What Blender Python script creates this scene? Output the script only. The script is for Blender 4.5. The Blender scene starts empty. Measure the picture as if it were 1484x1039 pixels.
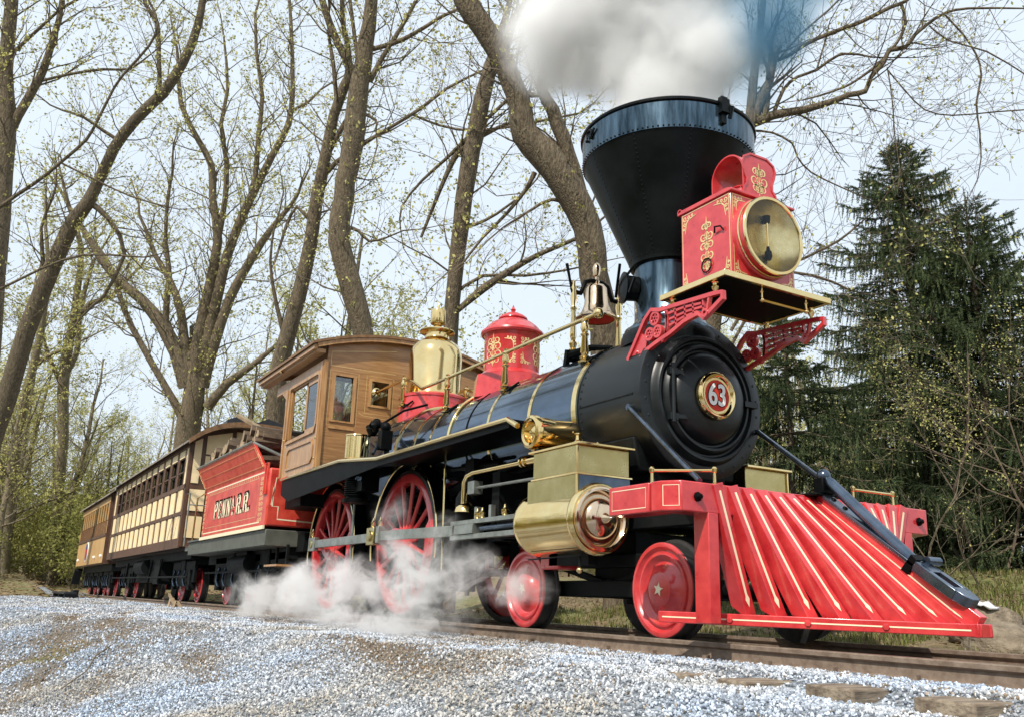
import bpy, bmesh, math, random
import numpy as np
from mathutils import Vector, Matrix
R=math.radians; PI=math.pi; sin=math.sin; cos=math.cos
random.seed(7); rng=np.random.default_rng(7)
sc=bpy.context.scene
C=sc.collection
# ---------------------------------------------------------------- camera
cam=bpy.data.cameras.new('camera'); co=bpy.data.objects.new('camera',cam); C.objects.link(co)
CAMPOS=(5.5379,-5.4316,0.2242)
_y,_t,_r=2.614,0.2654,0.033
fw=Vector((cos(_y)*cos(_t),sin(_y)*cos(_t),sin(_t))); rt=Vector((sin(_y),-cos(_y),0)); up=rt.cross(fw)
RR=rt*cos(_r)+up*sin(_r); UU=up*cos(_r)-rt*sin(_r)
co.matrix_world=Matrix(((RR.x,UU.x,-fw.x,CAMPOS[0]),(RR.y,UU.y,-fw.y,CAMPOS[1]),(RR.z,UU.z,-fw.z,CAMPOS[2]),(0,0,0,1)))
cam.sensor_fit='HORIZONTAL'; cam.sensor_width=36; cam.lens=36*1299.8/1484
cam.clip_start=0.05; cam.clip_end=1500
sc.camera=co
# ---------------------------------------------------------------- light
SUN=Vector((0.42,-0.70,0.85)).normalized()
EL=math.asin(SUN.z); AZ=math.atan2(SUN.x,SUN.y)
sl=bpy.data.lights.new('sun','SUN'); sl.energy=4.2; sl.angle=R(0.6); sl.color=(1,.93,.82)
so=bpy.data.objects.new('sun',sl); C.objects.link(so); so.rotation_euler=(-SUN).to_track_quat('-Z','Y').to_euler()
w=bpy.data.worlds.new('World'); sc.world=w; w.use_nodes=True
nt=w.node_tree; nt.nodes.clear()
def N(nt,t,**k):
    n=nt.nodes.new(t)
    for a,b in k.items():
        if a in n.inputs.keys(): n.inputs[a].default_value=b
        else: setattr(n,a,b)
    return n
sky=N(nt,'ShaderNodeTexSky',sky_type='NISHITA',sun_disc=False,sun_elevation=EL,sun_rotation=AZ,air_density=1.0,dust_density=2.5,ozone_density=1.0)
tc=N(nt,'ShaderNodeTexCoord'); ns=N(nt,'ShaderNodeTexNoise',Scale=2.2,Detail=6.0,Roughness=.6)
mp=N(nt,'ShaderNodeMapping'); mp.inputs['Scale'].default_value=(1,1,2.2)
nt.links.new(tc.outputs['Generated'],mp.inputs[0]); nt.links.new(mp.outputs[0],ns.inputs['Vector'])
mr=N(nt,'ShaderNodeMapRange'); mr.inputs['From Min'].default_value=.3; mr.inputs['From Max'].default_value=.75; mr.inputs['To Min'].default_value=.88; mr.inputs['To Max'].default_value=1.0
nt.links.new(ns.outputs['Fac'],mr.inputs['Value'])
mx=N(nt,'ShaderNodeMix',data_type='RGBA'); mx.inputs[7].default_value=(7.6,8.6,9.6,1)
nt.links.new(mr.outputs[0],mx.inputs[0]); nt.links.new(sky.outputs[0],mx.inputs[6])
bg=N(nt,'ShaderNodeBackground',Strength=.1); wo=N(nt,'ShaderNodeOutputWorld')
nt.links.new(mx.outputs[2],bg.inputs[0]); nt.links.new(bg.outputs[0],wo.inputs[0])
vs=sc.view_settings; vs.view_transform='Standard'; vs.look='None'; vs.gamma=1; vs.use_curve_mapping=False; vs.exposure=0.22
cy=sc.cycles; sc.render.engine='CYCLES'
cy.use_denoising=True; cy.max_bounces=10; cy.diffuse_bounces=3; cy.glossy_bounces=4; cy.transmission_bounces=4; cy.volume_bounces=8; cy.transparent_max_bounces=24
cy.volume_step_rate=1.0; cy.volume_max_steps=256; cy.sample_clamp_indirect=6
# ---------------------------------------------------------------- mesh builder
def nrm(v):
    l=math.sqrt(v[0]*v[0]+v[1]*v[1]+v[2]*v[2]) or 1
    return (v[0]/l,v[1]/l,v[2]/l)
def crs(a,b): return (a[1]*b[2]-a[2]*b[1],a[2]*b[0]-a[0]*b[2],a[0]*b[1]-a[1]*b[0])
class MB:
    def __init__(s): s.v=[]; s.f=[]
    def add(s,v,f):
        o=len(s.v); s.v.extend(v); s.f.extend([tuple(i+o for i in q) for q in f]); return s
    def box(s,x0,x1,y0,y1,z0,z1):
        if x0>x1:x0,x1=x1,x0
        if y0>y1:y0,y1=y1,y0
        if z0>z1:z0,z1=z1,z0
        return s.add([(x0,y0,z0),(x1,y0,z0),(x1,y1,z0),(x0,y1,z0),(x0,y0,z1),(x1,y0,z1),(x1,y1,z1),(x0,y1,z1)],
            [(0,3,2,1),(4,5,6,7),(0,1,5,4),(1,2,6,5),(2,3,7,6),(3,0,4,7)])
    def obox(s,a,b,ex,ey):
        """bar from a to b; ex,ey = section half vectors"""
        a=Vector(a);b=Vector(b);ex=Vector(ex);ey=Vector(ey)
        v=[tuple(p+i*ex+j*ey) for p in (a,b) for i,j in ((-1,-1),(1,-1),(1,1),(-1,1))]
        return s.add(v,[(0,3,2,1),(4,5,6,7),(0,1,5,4),(1,2,6,5),(2,3,7,6),(3,0,4,7)])
    def bar(s,a,b,w,h,upv=(0,0,1)):
        d=(Vector(b)-Vector(a)).normalized(); e=d.cross(Vector(upv))
        if e.length<1e-4: e=d.cross(Vector((0,1,0)))
        e.normalize(); g=e.cross(d)
        return s.obox(a,b,e*w/2,g*h/2)
    def tube(s,pts,rad,n=10,caps=True):
        m=len(pts)
        if not hasattr(rad,'__len__'): rad=[rad]*m
        o=len(s.v); e=None
        for i in range(m):
            a=pts[max(i-1,0)];b=pts[min(i+1,m-1)]
            d=nrm((b[0]-a[0],b[1]-a[1],b[2]-a[2]))
            if e is None:
                e=crs(d,(0,0,1)) if abs(d[2])<.9 else crs(d,(0,1,0))
            k=e[0]*d[0]+e[1]*d[1]+e[2]*d[2]
            e=nrm((e[0]-k*d[0],e[1]-k*d[1],e[2]-k*d[2])); g=crs(d,e); p=pts[i]; r=rad[i]
            for j in range(n):
                c=cos(2*PI*j/n)*r; t=sin(2*PI*j/n)*r
                s.v.append((p[0]+e[0]*c+g[0]*t,p[1]+e[1]*c+g[1]*t,p[2]+e[2]*c+g[2]*t))
        F=s.f
        for i in range(m-1):
            q=o+i*n
            for j in range(n):
                k=(j+1)%n; F.append((q+j,q+k,q+n+k,q+n+j))
        if caps:
            F.append(tuple(o+j for j in range(n-1,-1,-1))); F.append(tuple(o+(m-1)*n+j for j in range(n)))
        return s
    def lathe(s,c,ax,prof,n=32,closed=False):
        """prof = [(along,radius)]"""
        ax=Vector(ax).normalized(); e=ax.cross(Vector((0,0,1)))
        if e.length<1e-3: e=Vector((1,0,0))
        e.normalize(); g=ax.cross(e); c=Vector(c); o=len(s.v); rows=[]
        for a,r in prof:
            p=c+ax*a
            if r<1e-6: rows.append([len(s.v)]); s.v.append(tuple(p))
            else:
                rows.append(list(range(len(s.v),len(s.v)+n)))
                for j in range(n):
                    q=p+e*(cos(2*PI*j/n)*r)+g*(sin(2*PI*j/n)*r); s.v.append(tuple(q))
        for A,B in zip(rows,rows[1:]):
            if len(A)==1 and len(B)==1: continue
            for j in range(n):
                k=(j+1)%n
                if len(A)==1: s.f.append((A[0],B[k],B[j]))
                elif len(B)==1: s.f.append((A[j],A[k],B[0]))
                else: s.f.append((A[j],A[k],B[k],B[j]))
        if closed and len(rows[0])>1 and len(rows[-1])>1:
            A,B=rows[-1],rows[0]
            for j in range(n): k=(j+1)%n; s.f.append((A[j],A[k],B[k],B[j]))
        return s
    def prism(s,poly,P,t):
        """poly 2d (convex or simple) on plane P=(o,ex,ey); extruded by t along ex x ey"""
        o,ex,ey=[Vector(q) for q in P]; nn=ex.cross(ey).normalized(); n=len(poly)
        v=[tuple(o+ex*a+ey*b) for a,b in poly]+[tuple(o+ex*a+ey*b+nn*t) for a,b in poly]
        return s.add(v,[tuple(range(n-1,-1,-1)),tuple(range(n,2*n))]+[(i,(i+1)%n,n+(i+1)%n,n+i) for i in range(n)])
    def ribbon(s,pts,wd,P,t):
        o,ex,ey=[Vector(q) for q in P]; nn=ex.cross(ey).normalized(); m=len(pts); b=len(s.v)
        if not hasattr(wd,'__len__'): wd=[wd]*m
        closed=(abs(pts[0][0]-pts[-1][0])+abs(pts[0][1]-pts[-1][1])<1e-6)
        for i in range(m):
            a=pts[i-1] if i>0 else (pts[-2] if closed else pts[0]); c=pts[i+1] if i<m-1 else (pts[1] if closed else pts[-1])
            dx,dy=c[0]-a[0],c[1]-a[1]; l=math.hypot(dx,dy) or 1; nx,ny=-dy/l*wd[i]/2,dx/l*wd[i]/2
            for (px,py) in ((pts[i][0]+nx,pts[i][1]+ny),(pts[i][0]-nx,pts[i][1]-ny)):
                q=o+ex*px+ey*py; s.v.append(tuple(q)); s.v.append(tuple(q+nn*t))
        for i in range(m-1):
            q=b+i*4; r=q+4
            s.f+= [(q+1,q+3,r+3,r+1),(q,r,r+2,q+2),(q,q+1,r+1,r),(q+2,r+2,r+3,q+3)]
        if not closed:
            s.f+= [(b,b+2,b+3,b+1)]; q=b+(m-1)*4; s.f+=[(q,q+1,q+3,q+2)]
        return s
    def sphere(s,c,r,n=12,m=7,sq=1):
        return s.lathe(c,(0,0,1),[(-r*sq*cos(PI*i/(m-1)),r*sin(PI*i/(m-1)) if 0<i<m-1 else 0) for i in range(m)],n)
    def mesh(s,name,m,smooth=40):
        me=bpy.data.meshes.new(name); me.from_pydata(s.v,[],s.f)
        if m is not None: me.materials.append(m)
        if smooth:
            me.polygons.foreach_set('use_smooth',[True]*len(me.polygons))
            if smooth<179: me.set_sharp_from_angle(angle=R(smooth))
        me.update(); return me
WP={}
def empty(name,label,cat,loc=(0,0,0),group=None):
    o=bpy.data.objects.new(name,None); C.objects.link(o); o.location=loc; WP[o.name]=Vector(loc); o.empty_display_size=.2
    tag(o,label,cat,group); return o
def tag(o,label=None,cat=None,group=None,kind=None):
    if label:o['label']=label
    if cat:o['category']=cat
    if group:o['group']=group
    if kind:o['kind']=kind
    return o
def ob(name,me,parent=None,loc=(0,0,0),rot=None,bev=0,m=None,smooth=40,scale=None):
    """link a mesh; loc is a world position (vertices are relative to it)"""
    if isinstance(me,MB):
        if loc!=(0,0,0) and False: pass
        me=me.mesh(name,m,smooth)
    o=bpy.data.objects.new(name,me); C.objects.link(o); L=Vector(loc)
    if parent is not None:
        o.parent=parent; o.location=L-WP[parent.name]
    else: o.location=L
    WP[o.name]=L
    if rot is not None: o.rotation_euler=rot
    if scale is not None: o.scale=scale
    if bev:
        b=o.modifiers.new('b','BEVEL'); b.width=bev; b.segments=2; b.limit_method='ANGLE'; b.angle_limit=R(50)
    return o
# ---------------------------------------------------------------- materials
def mat(name,col,rough=.5,metal=0,noise=None,bump=0,bscale=20,coat=0,spec=.5,col2=None,nscale=6,stretch=None,trans=0,rvar=0,sss=0,detail=5,objvar=0):
    m=bpy.data.materials.new(name); m.use_nodes=True; t=m.node_tree; b=t.nodes['Principled BSDF']
    b.inputs['Base Color'].default_value=(*col,1); b.inputs['Roughness'].default_value=rough; b.inputs['Metallic'].default_value=metal
    b.inputs['Coat Weight'].default_value=coat; b.inputs['Coat Roughness'].default_value=.12; b.inputs['Specular IOR Level'].default_value=spec
    b.inputs['Transmission Weight'].default_value=trans
    tc=N(t,'ShaderNodeTexCoord'); mpn=N(t,'ShaderNodeMapping'); t.links.new(tc.outputs['Object'],mpn.inputs[0])
    if stretch: mpn.inputs['Scale'].default_value=stretch
    if col2 is not None:
        n=N(t,'ShaderNodeTexNoise',Scale=nscale,Detail=float(detail),Roughness=.62); t.links.new(mpn.outputs[0],n.inputs['Vector'])
        r=N(t,'ShaderNodeValToRGB'); r.color_ramp.elements[0].position=.36; r.color_ramp.elements[1].position=.66
        r.color_ramp.elements[0].color=(*col,1); r.color_ramp.elements[1].color=(*col2,1)
        t.links.new(n.outputs['Fac'],r.inputs[0]); src=r.outputs[0]
        if objvar:
            oi=N(t,'ShaderNodeObjectInfo'); h=N(t,'ShaderNodeHueSaturation'); q=N(t,'ShaderNodeMapRange'); q.inputs['To Min'].default_value=1-objvar; q.inputs['To Max'].default_value=1+objvar
            t.links.new(oi.outputs['Random'],q.inputs[0]); t.links.new(q.outputs[0],h.inputs['Value']); t.links.new(src,h.inputs['Color']); src=h.outputs[0]
        t.links.new(src,b.inputs['Base Color'])
        if rvar:
            q=N(t,'ShaderNodeMapRange'); q.inputs['To Min'].default_value=max(rough-rvar,.02); q.inputs['To Max'].default_value=rough+rvar
            t.links.new(n.outputs['Fac'],q.inputs[0]); t.links.new(q.outputs[0],b.inputs['Roughness'])
    if bump:
        n2=N(t,'ShaderNodeTexNoise',Scale=bscale,Detail=4.0); t.links.new(mpn.outputs[0],n2.inputs['Vector'])
        bp=N(t,'ShaderNodeBump',Strength=bump,Distance=.05 if bump>=1 else .02); t.links.new(n2.outputs['Fac'],bp.inputs['Height']); t.links.new(bp.outputs[0],b.inputs['Normal'])
    return m
M={}
M['red']=mat('red_paint',(.47,.020,.026),.30,coat=.8,col2=(.62,.050,.050),nscale=7,bump=.06,bscale=9,rvar=.10,detail=9)
M['red_t']=mat('tender_red_paint',(.50,.032,.022),.38,coat=.25,col2=(.68,.085,.05),nscale=5,bump=.02,bscale=3,rvar=.08)
M['black']=mat('black_paint',(.0012,.0017,.002),.45,spec=.08,col2=(.003,.0036,.004),nscale=5,rvar=.1,bump=.03,bscale=8)
M['soot']=mat('smokebox_graphite',(.0035,.005,.006),.38,spec=.42,col2=(.010,.0135,.015),nscale=2.2,rvar=.08,bump=.05,bscale=6,stretch=(1,1,2.5))
M['stack']=mat('stack_black',(.002,.0032,.0036),.34,spec=.16,col2=(.007,.009,.010),nscale=3,rvar=.08,bump=.08,bscale=5)
M['stackband']=mat('stack_band_sky_streaks',(.025,.045,.06),.2,metal=.9,col2=(.12,.18,.23),nscale=14,rvar=.08,bump=.06,bscale=9,stretch=(1,1,.12))  # upright blue streaks in the colour imitate sky reflected in glossy black
M['jacket']=mat('blued_iron_jacket',(.10,.135,.18),.09,metal=.95,col2=(.18,.235,.31),nscale=2,rvar=.05,bump=.05,bscale=3,stretch=(.5,1,1))
M['brass']=mat('polished_brass',(.86,.60,.25),.09,metal=1,col2=(.93,.74,.38),nscale=3,rvar=.05,bump=.04,bscale=4)
M['brass_d']=mat('aged_brass',(.48,.38,.15),.26,metal=1,col2=(.64,.53,.26),nscale=3,rvar=.08,bump=.05,bscale=5)
M['bell']=mat('bell_bronze',(.80,.58,.38),.14,metal=1,col2=(.86,.66,.46),nscale=3,rvar=.05)
M['gold']=mat('gold_leaf',(.80,.60,.25),.35,metal=.5,col2=(.88,.72,.38),nscale=20)
M['cream']=mat('cream_line_paint',(.80,.72,.50),.45)
M['white']=mat('white_numeral_paint',(.85,.84,.80),.4)
M['plate_red']=mat('plate_red',(.58,.04,.018),.5,spec=.2)
M['steel']=mat('bright_steel',(.36,.38,.35),.32,metal=.7,col2=(.22,.235,.21),nscale=6,rvar=.12,bump=.04,bscale=10)
M['steel_b']=mat('blue_steel',(.07,.095,.13),.22,metal=.9,col2=(.16,.20,.26),nscale=4)
M['tread']=mat('wheel_tread',(.03,.032,.034),.45,metal=.6,col2=(.06,.055,.05),nscale=8)
M['under']=mat('underframe_black',(.003,.004,.0045),.6,spec=.15,col2=(.008,.010,.010),nscale=6,rvar=.15)
M['beam']=mat('tender_frame_green_grey',(.07,.075,.06),.5,col2=(.11,.115,.095),nscale=5)
M['wood']=mat('varnished_oak',(.30,.15,.055),.33,coat=.3,col2=(.47,.27,.115),nscale=5,stretch=(3,3,.5),bump=.05,bscale=14,rvar=.08,detail=8)
M['wood_h']=mat('varnished_oak_boards',(.245,.12,.043),.36,coat=.3,col2=(.40,.22,.09),nscale=6,stretch=(.4,.4,5),bump=.05,bscale=14,detail=8)
M['wood_d']=mat('dark_roof_wood',(.14,.07,.03),.5,col2=(.24,.13,.055),nscale=5,stretch=(.5,3,3))
M['cpanel']=mat('coach_cream',(.86,.65,.36),.5,col2=(.93,.74,.45),nscale=2,bump=.02,bscale=6,objvar=.05)
M['cbrown']=mat('coach_brown',(.085,.040,.022),.5,col2=(.13,.065,.038),nscale=4)
M['cyellow']=mat('far_coach_ochre',(.46,.27,.10),.5,col2=(.56,.35,.15),nscale=2)
M['roof']=mat('coach_roof_canvas',(.16,.13,.10),.65,col2=(.25,.21,.17),nscale=3)
M['tarp']=mat('dark_tarpaulin',(.012,.012,.015),.4,col2=(.03,.03,.035),nscale=5,bump=.5,bscale=4)
M['glass_d']=mat('dark_window_glass',(.012,.016,.017),.08,spec=.8)
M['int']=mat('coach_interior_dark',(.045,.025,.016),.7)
M['log']=mat('split_firewood_bark',(.045,.028,.017),.85,col2=(.14,.095,.06),nscale=9,bump=.5,bscale=18,objvar=.3)
M['logend']=mat('firewood_cut_end',(.24,.17,.10),.8,col2=(.40,.30,.19),nscale=12,objvar=.2)
M['rail']=mat('rusty_rail',(.15,.105,.075),.65,metal=.1,col2=(.25,.19,.145),nscale=14,rvar=.1,bump=.15,bscale=40)
M['railhead']=mat('worn_rail_head',(.30,.26,.20),.35,metal=.7,col2=(.40,.35,.28),nscale=8)
M['tie']=mat('weathered_tie',(.11,.08,.055),.85,col2=(.30,.245,.18),nscale=5,stretch=(4,.6,4),bump=.5,bscale=14,objvar=.25)
M['bark']=mat('brown_bark',(.080,.060,.037),.9,col2=(.215,.170,.108),nscale=7,stretch=(3,3,.6),bump=1.0,bscale=14,objvar=.15,detail=9)
M['bark2']=mat('hazed_grey_bark',(.13,.105,.065),.9,col2=(.27,.225,.15),nscale=6,stretch=(3,3,.6),bump=1.0,bscale=12,objvar=.2,detail=9)  # grey bark lightened in its colour, standing in for haze over the woods
M['twig']=mat('reddish_twig',(.11,.080,.055),.8,col2=(.17,.13,.09),nscale=3)
M['rock']=mat('brown_boulder',(.11,.085,.055),.9,col2=(.26,.21,.15),nscale=3,bump=1,bscale=5,detail=9)
M['reflector']=mat('dusty_brass_reflector',(.68,.52,.22),.26,metal=.85,col2=(.94,.78,.42),nscale=7,rvar=.1)
M['cloth']=mat('white_cloth',(.75,.76,.80),.8,bump=.4,bscale=9)
M['rubber']=mat('dark_bench_paint',(.012,.014,.020),.45)
M['sphere_flesh']=None
def leafmat(name,c1,c2,tr=.35,rough=.55):
    m=bpy.data.materials.new(name); m.use_nodes=True; t=m.node_tree; t.nodes.clear()
    o=N(t,'ShaderNodeOutputMaterial'); d=N(t,'ShaderNodeBsdfDiffuse'); tl=N(t,'ShaderNodeBsdfTranslucent'); mx=N(t,'ShaderNodeMixShader'); mx.inputs[0].default_value=tr
    g=N(t,'ShaderNodeNewGeometry'); r=N(t,'ShaderNodeValToRGB'); r.color_ramp.elements[0].color=(*c1,1); r.color_ramp.elements[1].color=(*c2,1)
    t.links.new(g.outputs['Random Per Island'],r.inputs[0])
    for q in (d,tl): t.links.new(r.outputs[0],q.inputs[0])
    t.links.new(d.outputs[0],mx.inputs[1]); t.links.new(tl.outputs[0],mx.inputs[2]); t.links.new(mx.outputs[0],o.inputs[0]); return m
M['bud']=leafmat('spring_buds',(.30,.30,.08),(.62,.58,.24))
M['leafy']=leafmat('hazed_young_green_leaves',(.16,.17,.045),(.36,.35,.12))  # young greens made paler and yellower in place of woodland haze
M['needle']=leafmat('spruce_needles',(.024,.046,.028),(.13,.155,.070),.25)
M['blade']=leafmat('grass_blades',(.08,.11,.025),(.24,.24,.09),.3)
M['straw']=leafmat('dry_grass',(.13,.10,.055),(.28,.23,.13),.2)
# glass: clear pane with a real reflection
def glassmat(ior=1.9):
    m=bpy.data.materials.new('window_glass'); m.use_nodes=True; t=m.node_tree; t.nodes.clear()
    o=N(t,'ShaderNodeOutputMaterial'); g=N(t,'ShaderNodeBsdfGlossy',Roughness=.03); tr=N(t,'ShaderNodeBsdfTransparent'); f=N(t,'ShaderNodeFresnel',IOR=ior); mx=N(t,'ShaderNodeMixShader')
    tr.inputs[0].default_value=(.78,.82,.80,1) if ior>1.5 else (.98,.98,.97,1); g.inputs[0].default_value=(.9,.95,1,1)
    t.links.new(f.outputs[0],mx.inputs[0]); t.links.new(tr.outputs[0],mx.inputs[1]); t.links.new(g.outputs[0],mx.inputs[2]); t.links.new(mx.outputs[0],o.inputs[0]); return m
M['glass']=glassmat(); M['lens_glass']=glassmat(1.35)
# ---------------------------------------------------------------- terrain height
def sst(a,b,x):
    t=min(1,max(0,(x-a)/(b-a))); return t*t*(3-2*t)
def shoulder(x): return -2.15-6.5*sst(0,-24,x)
def hgt(x,y):
    z=-.19+.065*sst(2.2,.2,x)
    if -1.52<y<-.6: z=max(z,-.114-.076*sst(-1.34,-1.52,y))
    ys=shoulder(x)
    if y<ys: z-=min(.26*(ys-y),1.0+.1*sst(0,10,ys-y))
    if y>1.7:
        z-=.13*sst(1.7,2.4,y)
        z+=.18*min(max(y-2.4,0),6)+.05*min(max(y-8.4,0),60)
    if x<-34: z+=.045*min(-34-x,90)*(1 if y<-2 or y>2 else 1-.6)
    return z
def hnoise(x,y):
    return .05*sin(x*1.3+y*.7)+.04*sin(x*.5-y*1.9+1)+.03*sin(x*2.9+y*2.3)
# ---------------------------------------------------------------- ground
def axis_pts(a,b,c0,c1,fine,g=1.12):
    xs=list(np.arange(c0,c1+1e-6,fine)); s=fine; x=c0
    while x>a: s*=g; x-=s; xs.insert(0,max(x,a))
    s=fine; x=c1
    while x<b: s*=g; x+=s; xs.append(min(x,b))
    return xs
def sheet(name,xs,ys,zf,m,keep=None,smooth=True):
    v=[];f=[];n=len(ys)
    for x in xs:
        for y in ys: v.append((x,y,zf(x,y)))
    for i in range(len(xs)-1):
        for j in range(n-1):
            if keep is None or keep((xs[i]+xs[i+1])/2,(ys[j]+ys[j+1])/2):
                a=i*n+j; f.append((a,a+n,a+n+1,a+1))
    me=bpy.data.meshes.new(name); me.from_pydata(v,[],f); me.materials.append(m)
    if smooth: me.polygons.foreach_set('use_smooth',[True]*len(f))
    o=bpy.data.objects.new(name,me); C.objects.link(o); return o
def groundmat():
    m=bpy.data.materials.new('forest_floor'); m.use_nodes=True; t=m.node_tree; b=t.nodes['Principled BSDF']; b.inputs['Roughness'].default_value=.95
    tc=N(t,'ShaderNodeTexCoord'); n1=N(t,'ShaderNodeTexNoise',Scale=.35,Detail=6.0,Roughness=.65); n2=N(t,'ShaderNodeTexNoise',Scale=9.0,Detail=8.0,Roughness=.7); n3=N(t,'ShaderNodeTexVoronoi',Scale=22.0)
    for n in(n1,n2,n3): t.links.new(tc.outputs['Object'],n.inputs['Vector'])
    r1=N(t,'ShaderNodeValToRGB'); r1.color_ramp.elements[0].position=.42; r1.color_ramp.elements[1].position=.6
    r1.color_ramp.elements[0].color=(.17,.13,.08,1); r1.color_ramp.elements[1].color=(.13,.14,.05,1)
    r2=N(t,'ShaderNodeValToRGB'); r2.color_ramp.elements[0].position=.3; r2.color_ramp.elements[1].position=.72
    r2.color_ramp.elements[0].color=(.35,.33,.3,1); r2.color_ramp.elements[1].color=(1.9,1.8,1.6,1)
    t.links.new(n1.outputs[0],r1.inputs[0]); t.links.new(n2.outputs[0],r2.inputs[0])
    mx=N(t,'ShaderNodeMix',data_type='RGBA',blend_type='MULTIPLY'); mx.inputs[0].default_value=1
    t.links.new(r1.outputs[0],mx.inputs[6]); t.links.new(r2.outputs[0],mx.inputs[7]); t.links.new(mx.outputs[2],b.inputs['Base Color'])
    bp=N(t,'ShaderNodeBump',Strength=.9,Distance=.06); t.links.new(n2.outputs[0],bp.inputs['Height']); t.links.new(bp.outputs[0],b.inputs['Normal']); return m
def gravelmat(name,c1,c2,c3):
    m=bpy.data.materials.new(name); m.use_nodes=True; t=m.node_tree; b=t.nodes['Principled BSDF']; b.inputs['Roughness'].default_value=.9
    tc=N(t,'ShaderNodeTexCoord'); v=N(t,'ShaderNodeTexVoronoi',Scale=34.0); n=N(t,'ShaderNodeTexNoise',Scale=1.1,Detail=7.0,Roughness=.7)
    for q in(v,n): t.links.new(tc.outputs['Object'],q.inputs['Vector'])
    sp=N(t,'ShaderNodeSeparateColor'); t.links.new(v.outputs['Color'],sp.inputs[0])
    r=N(t,'ShaderNodeValToRGB'); r.color_ramp.elements[0].color=(*c1,1); r.color_ramp.elements[1].color=(*c2,1); t.links.new(sp.outputs[0],r.inputs[0])
    at=N(t,'ShaderNodeAttribute',attribute_name='dirt'); mx=N(t,'ShaderNodeMix',data_type='RGBA'); mx.inputs[7].default_value=(*c3,1)
    t.links.new(at.outputs['Fac'],mx.inputs[0]); t.links.new(r.outputs[0],mx.inputs[6]); t.links.new(mx.outputs[2],b.inputs['Base Color'])
    bp=N(t,'ShaderNodeBump',Strength=1.0,Distance=.03,invert=True); t.links.new(v.outputs['Distance'],bp.inputs['Height']); t.links.new(bp.outputs[0],b.inputs['Normal']); return m
M['ground']=groundmat(); M['gravel']=gravelmat('gravel_fines',(.12,.14,.16),(.38,.42,.47),(.17,.135,.10))
def gmask(x,y): return (y<1.9 and x<60 and x>-43 and y>-2.4) or (-33+1.5*sin(y*1.7)<x and y<1.9 and y>-9.5-.06*abs(x))
def far_h(x,y):
    n=hnoise(x,y)*(1 if (y>2.2 or x<-36 or y<-9) else .12)
    return hgt(x,y)+n
g=sheet('ground',axis_pts(-230,120,-40,14,.55,1.13),axis_pts(-150,190,-8,14,.4,1.13),lambda x,y:far_h(x,y)-(.07 if gmask(x,y) else 0),M['ground']); tag(g,kind='structure')
# dirt map shared by the fines and the loose stones
DPATCH=[(-1.3,-2.3,1.5,.36,1.3),(-2.2,-1.35,1.6,.34,1.0),(-6.2,-3.6,1.6,.5,.6),(-3.2,-3.4,.9,.3,.7),(-7.6,-1.6,1.5,.4,.95),(-9,-1.2,3,.3,.5),(-6.0,-4.4,1.6,.5,.6),(2.4,-1.0,3,.12,.2)]
def dirt(x,y):
    d=0
    for cx,cy_,sx,sy,a in DPATCH: d+=a*math.exp(-((x-cx)/sx)**2-((y-cy_)/sy)**2)
    # wheel ruts running off down the shoulder
    for x0,y0,x1,y1,wd,a in ((-11.5,-3.1,-5.0,-5.2,.30,1.0),(-10.0,-3.0,-4.0,-4.9,.18,.7),(-6.5,-3.0,-3.1,-4.5,.16,.4),(-8.5,-2.2,-3.6,-3.3,.2,.35)):
        L=math.hypot(x1-x0,y1-y0); t=((x-x0)*(x1-x0)+(y-y0)*(y1-y0))/L/L
        if -.05<t<1.3:
            dd=abs((x-x0)*(y1-y0)-(y-y0)*(x1-x0))/L; d+=a*math.exp(-(dd/wd)**2)*min(1,(t+.05)*6)
    d*=.75+.5*sin(x*3.1+y*5.3)*sin(x*1.7-y*4.1)
    d+=.24*max(0,sin(x*.9+1.3*y)*sin(y*2.1-x*.5))
    return min(1,max(0,d))
gz=lambda x,y: hgt(x,y)+(.012*sin(x*5+y*3)*sin(y*6-x*2) if y<-1.3 else 0)+(.035*sin(x*1.1+y*2.3)*sin(y*1.3-x*.6) if y<-2.3 else 0)-.03*dirt(x,y)
gv=sheet('gravel_bed',axis_pts(-75,60,-14,4,.14,1.06),axis_pts(-12,1.9,-5.4,-.6,.11,1.08),lambda x,y:gz(x,y)-.012,M['gravel'],keep=gmask); tag(gv,kind='structure')
at=gv.data.attributes.new('dirt','FLOAT','POINT'); at.data.foreach_set('value',[dirt(v.co.x,v.co.y) for v in gv.data.vertices])
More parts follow.
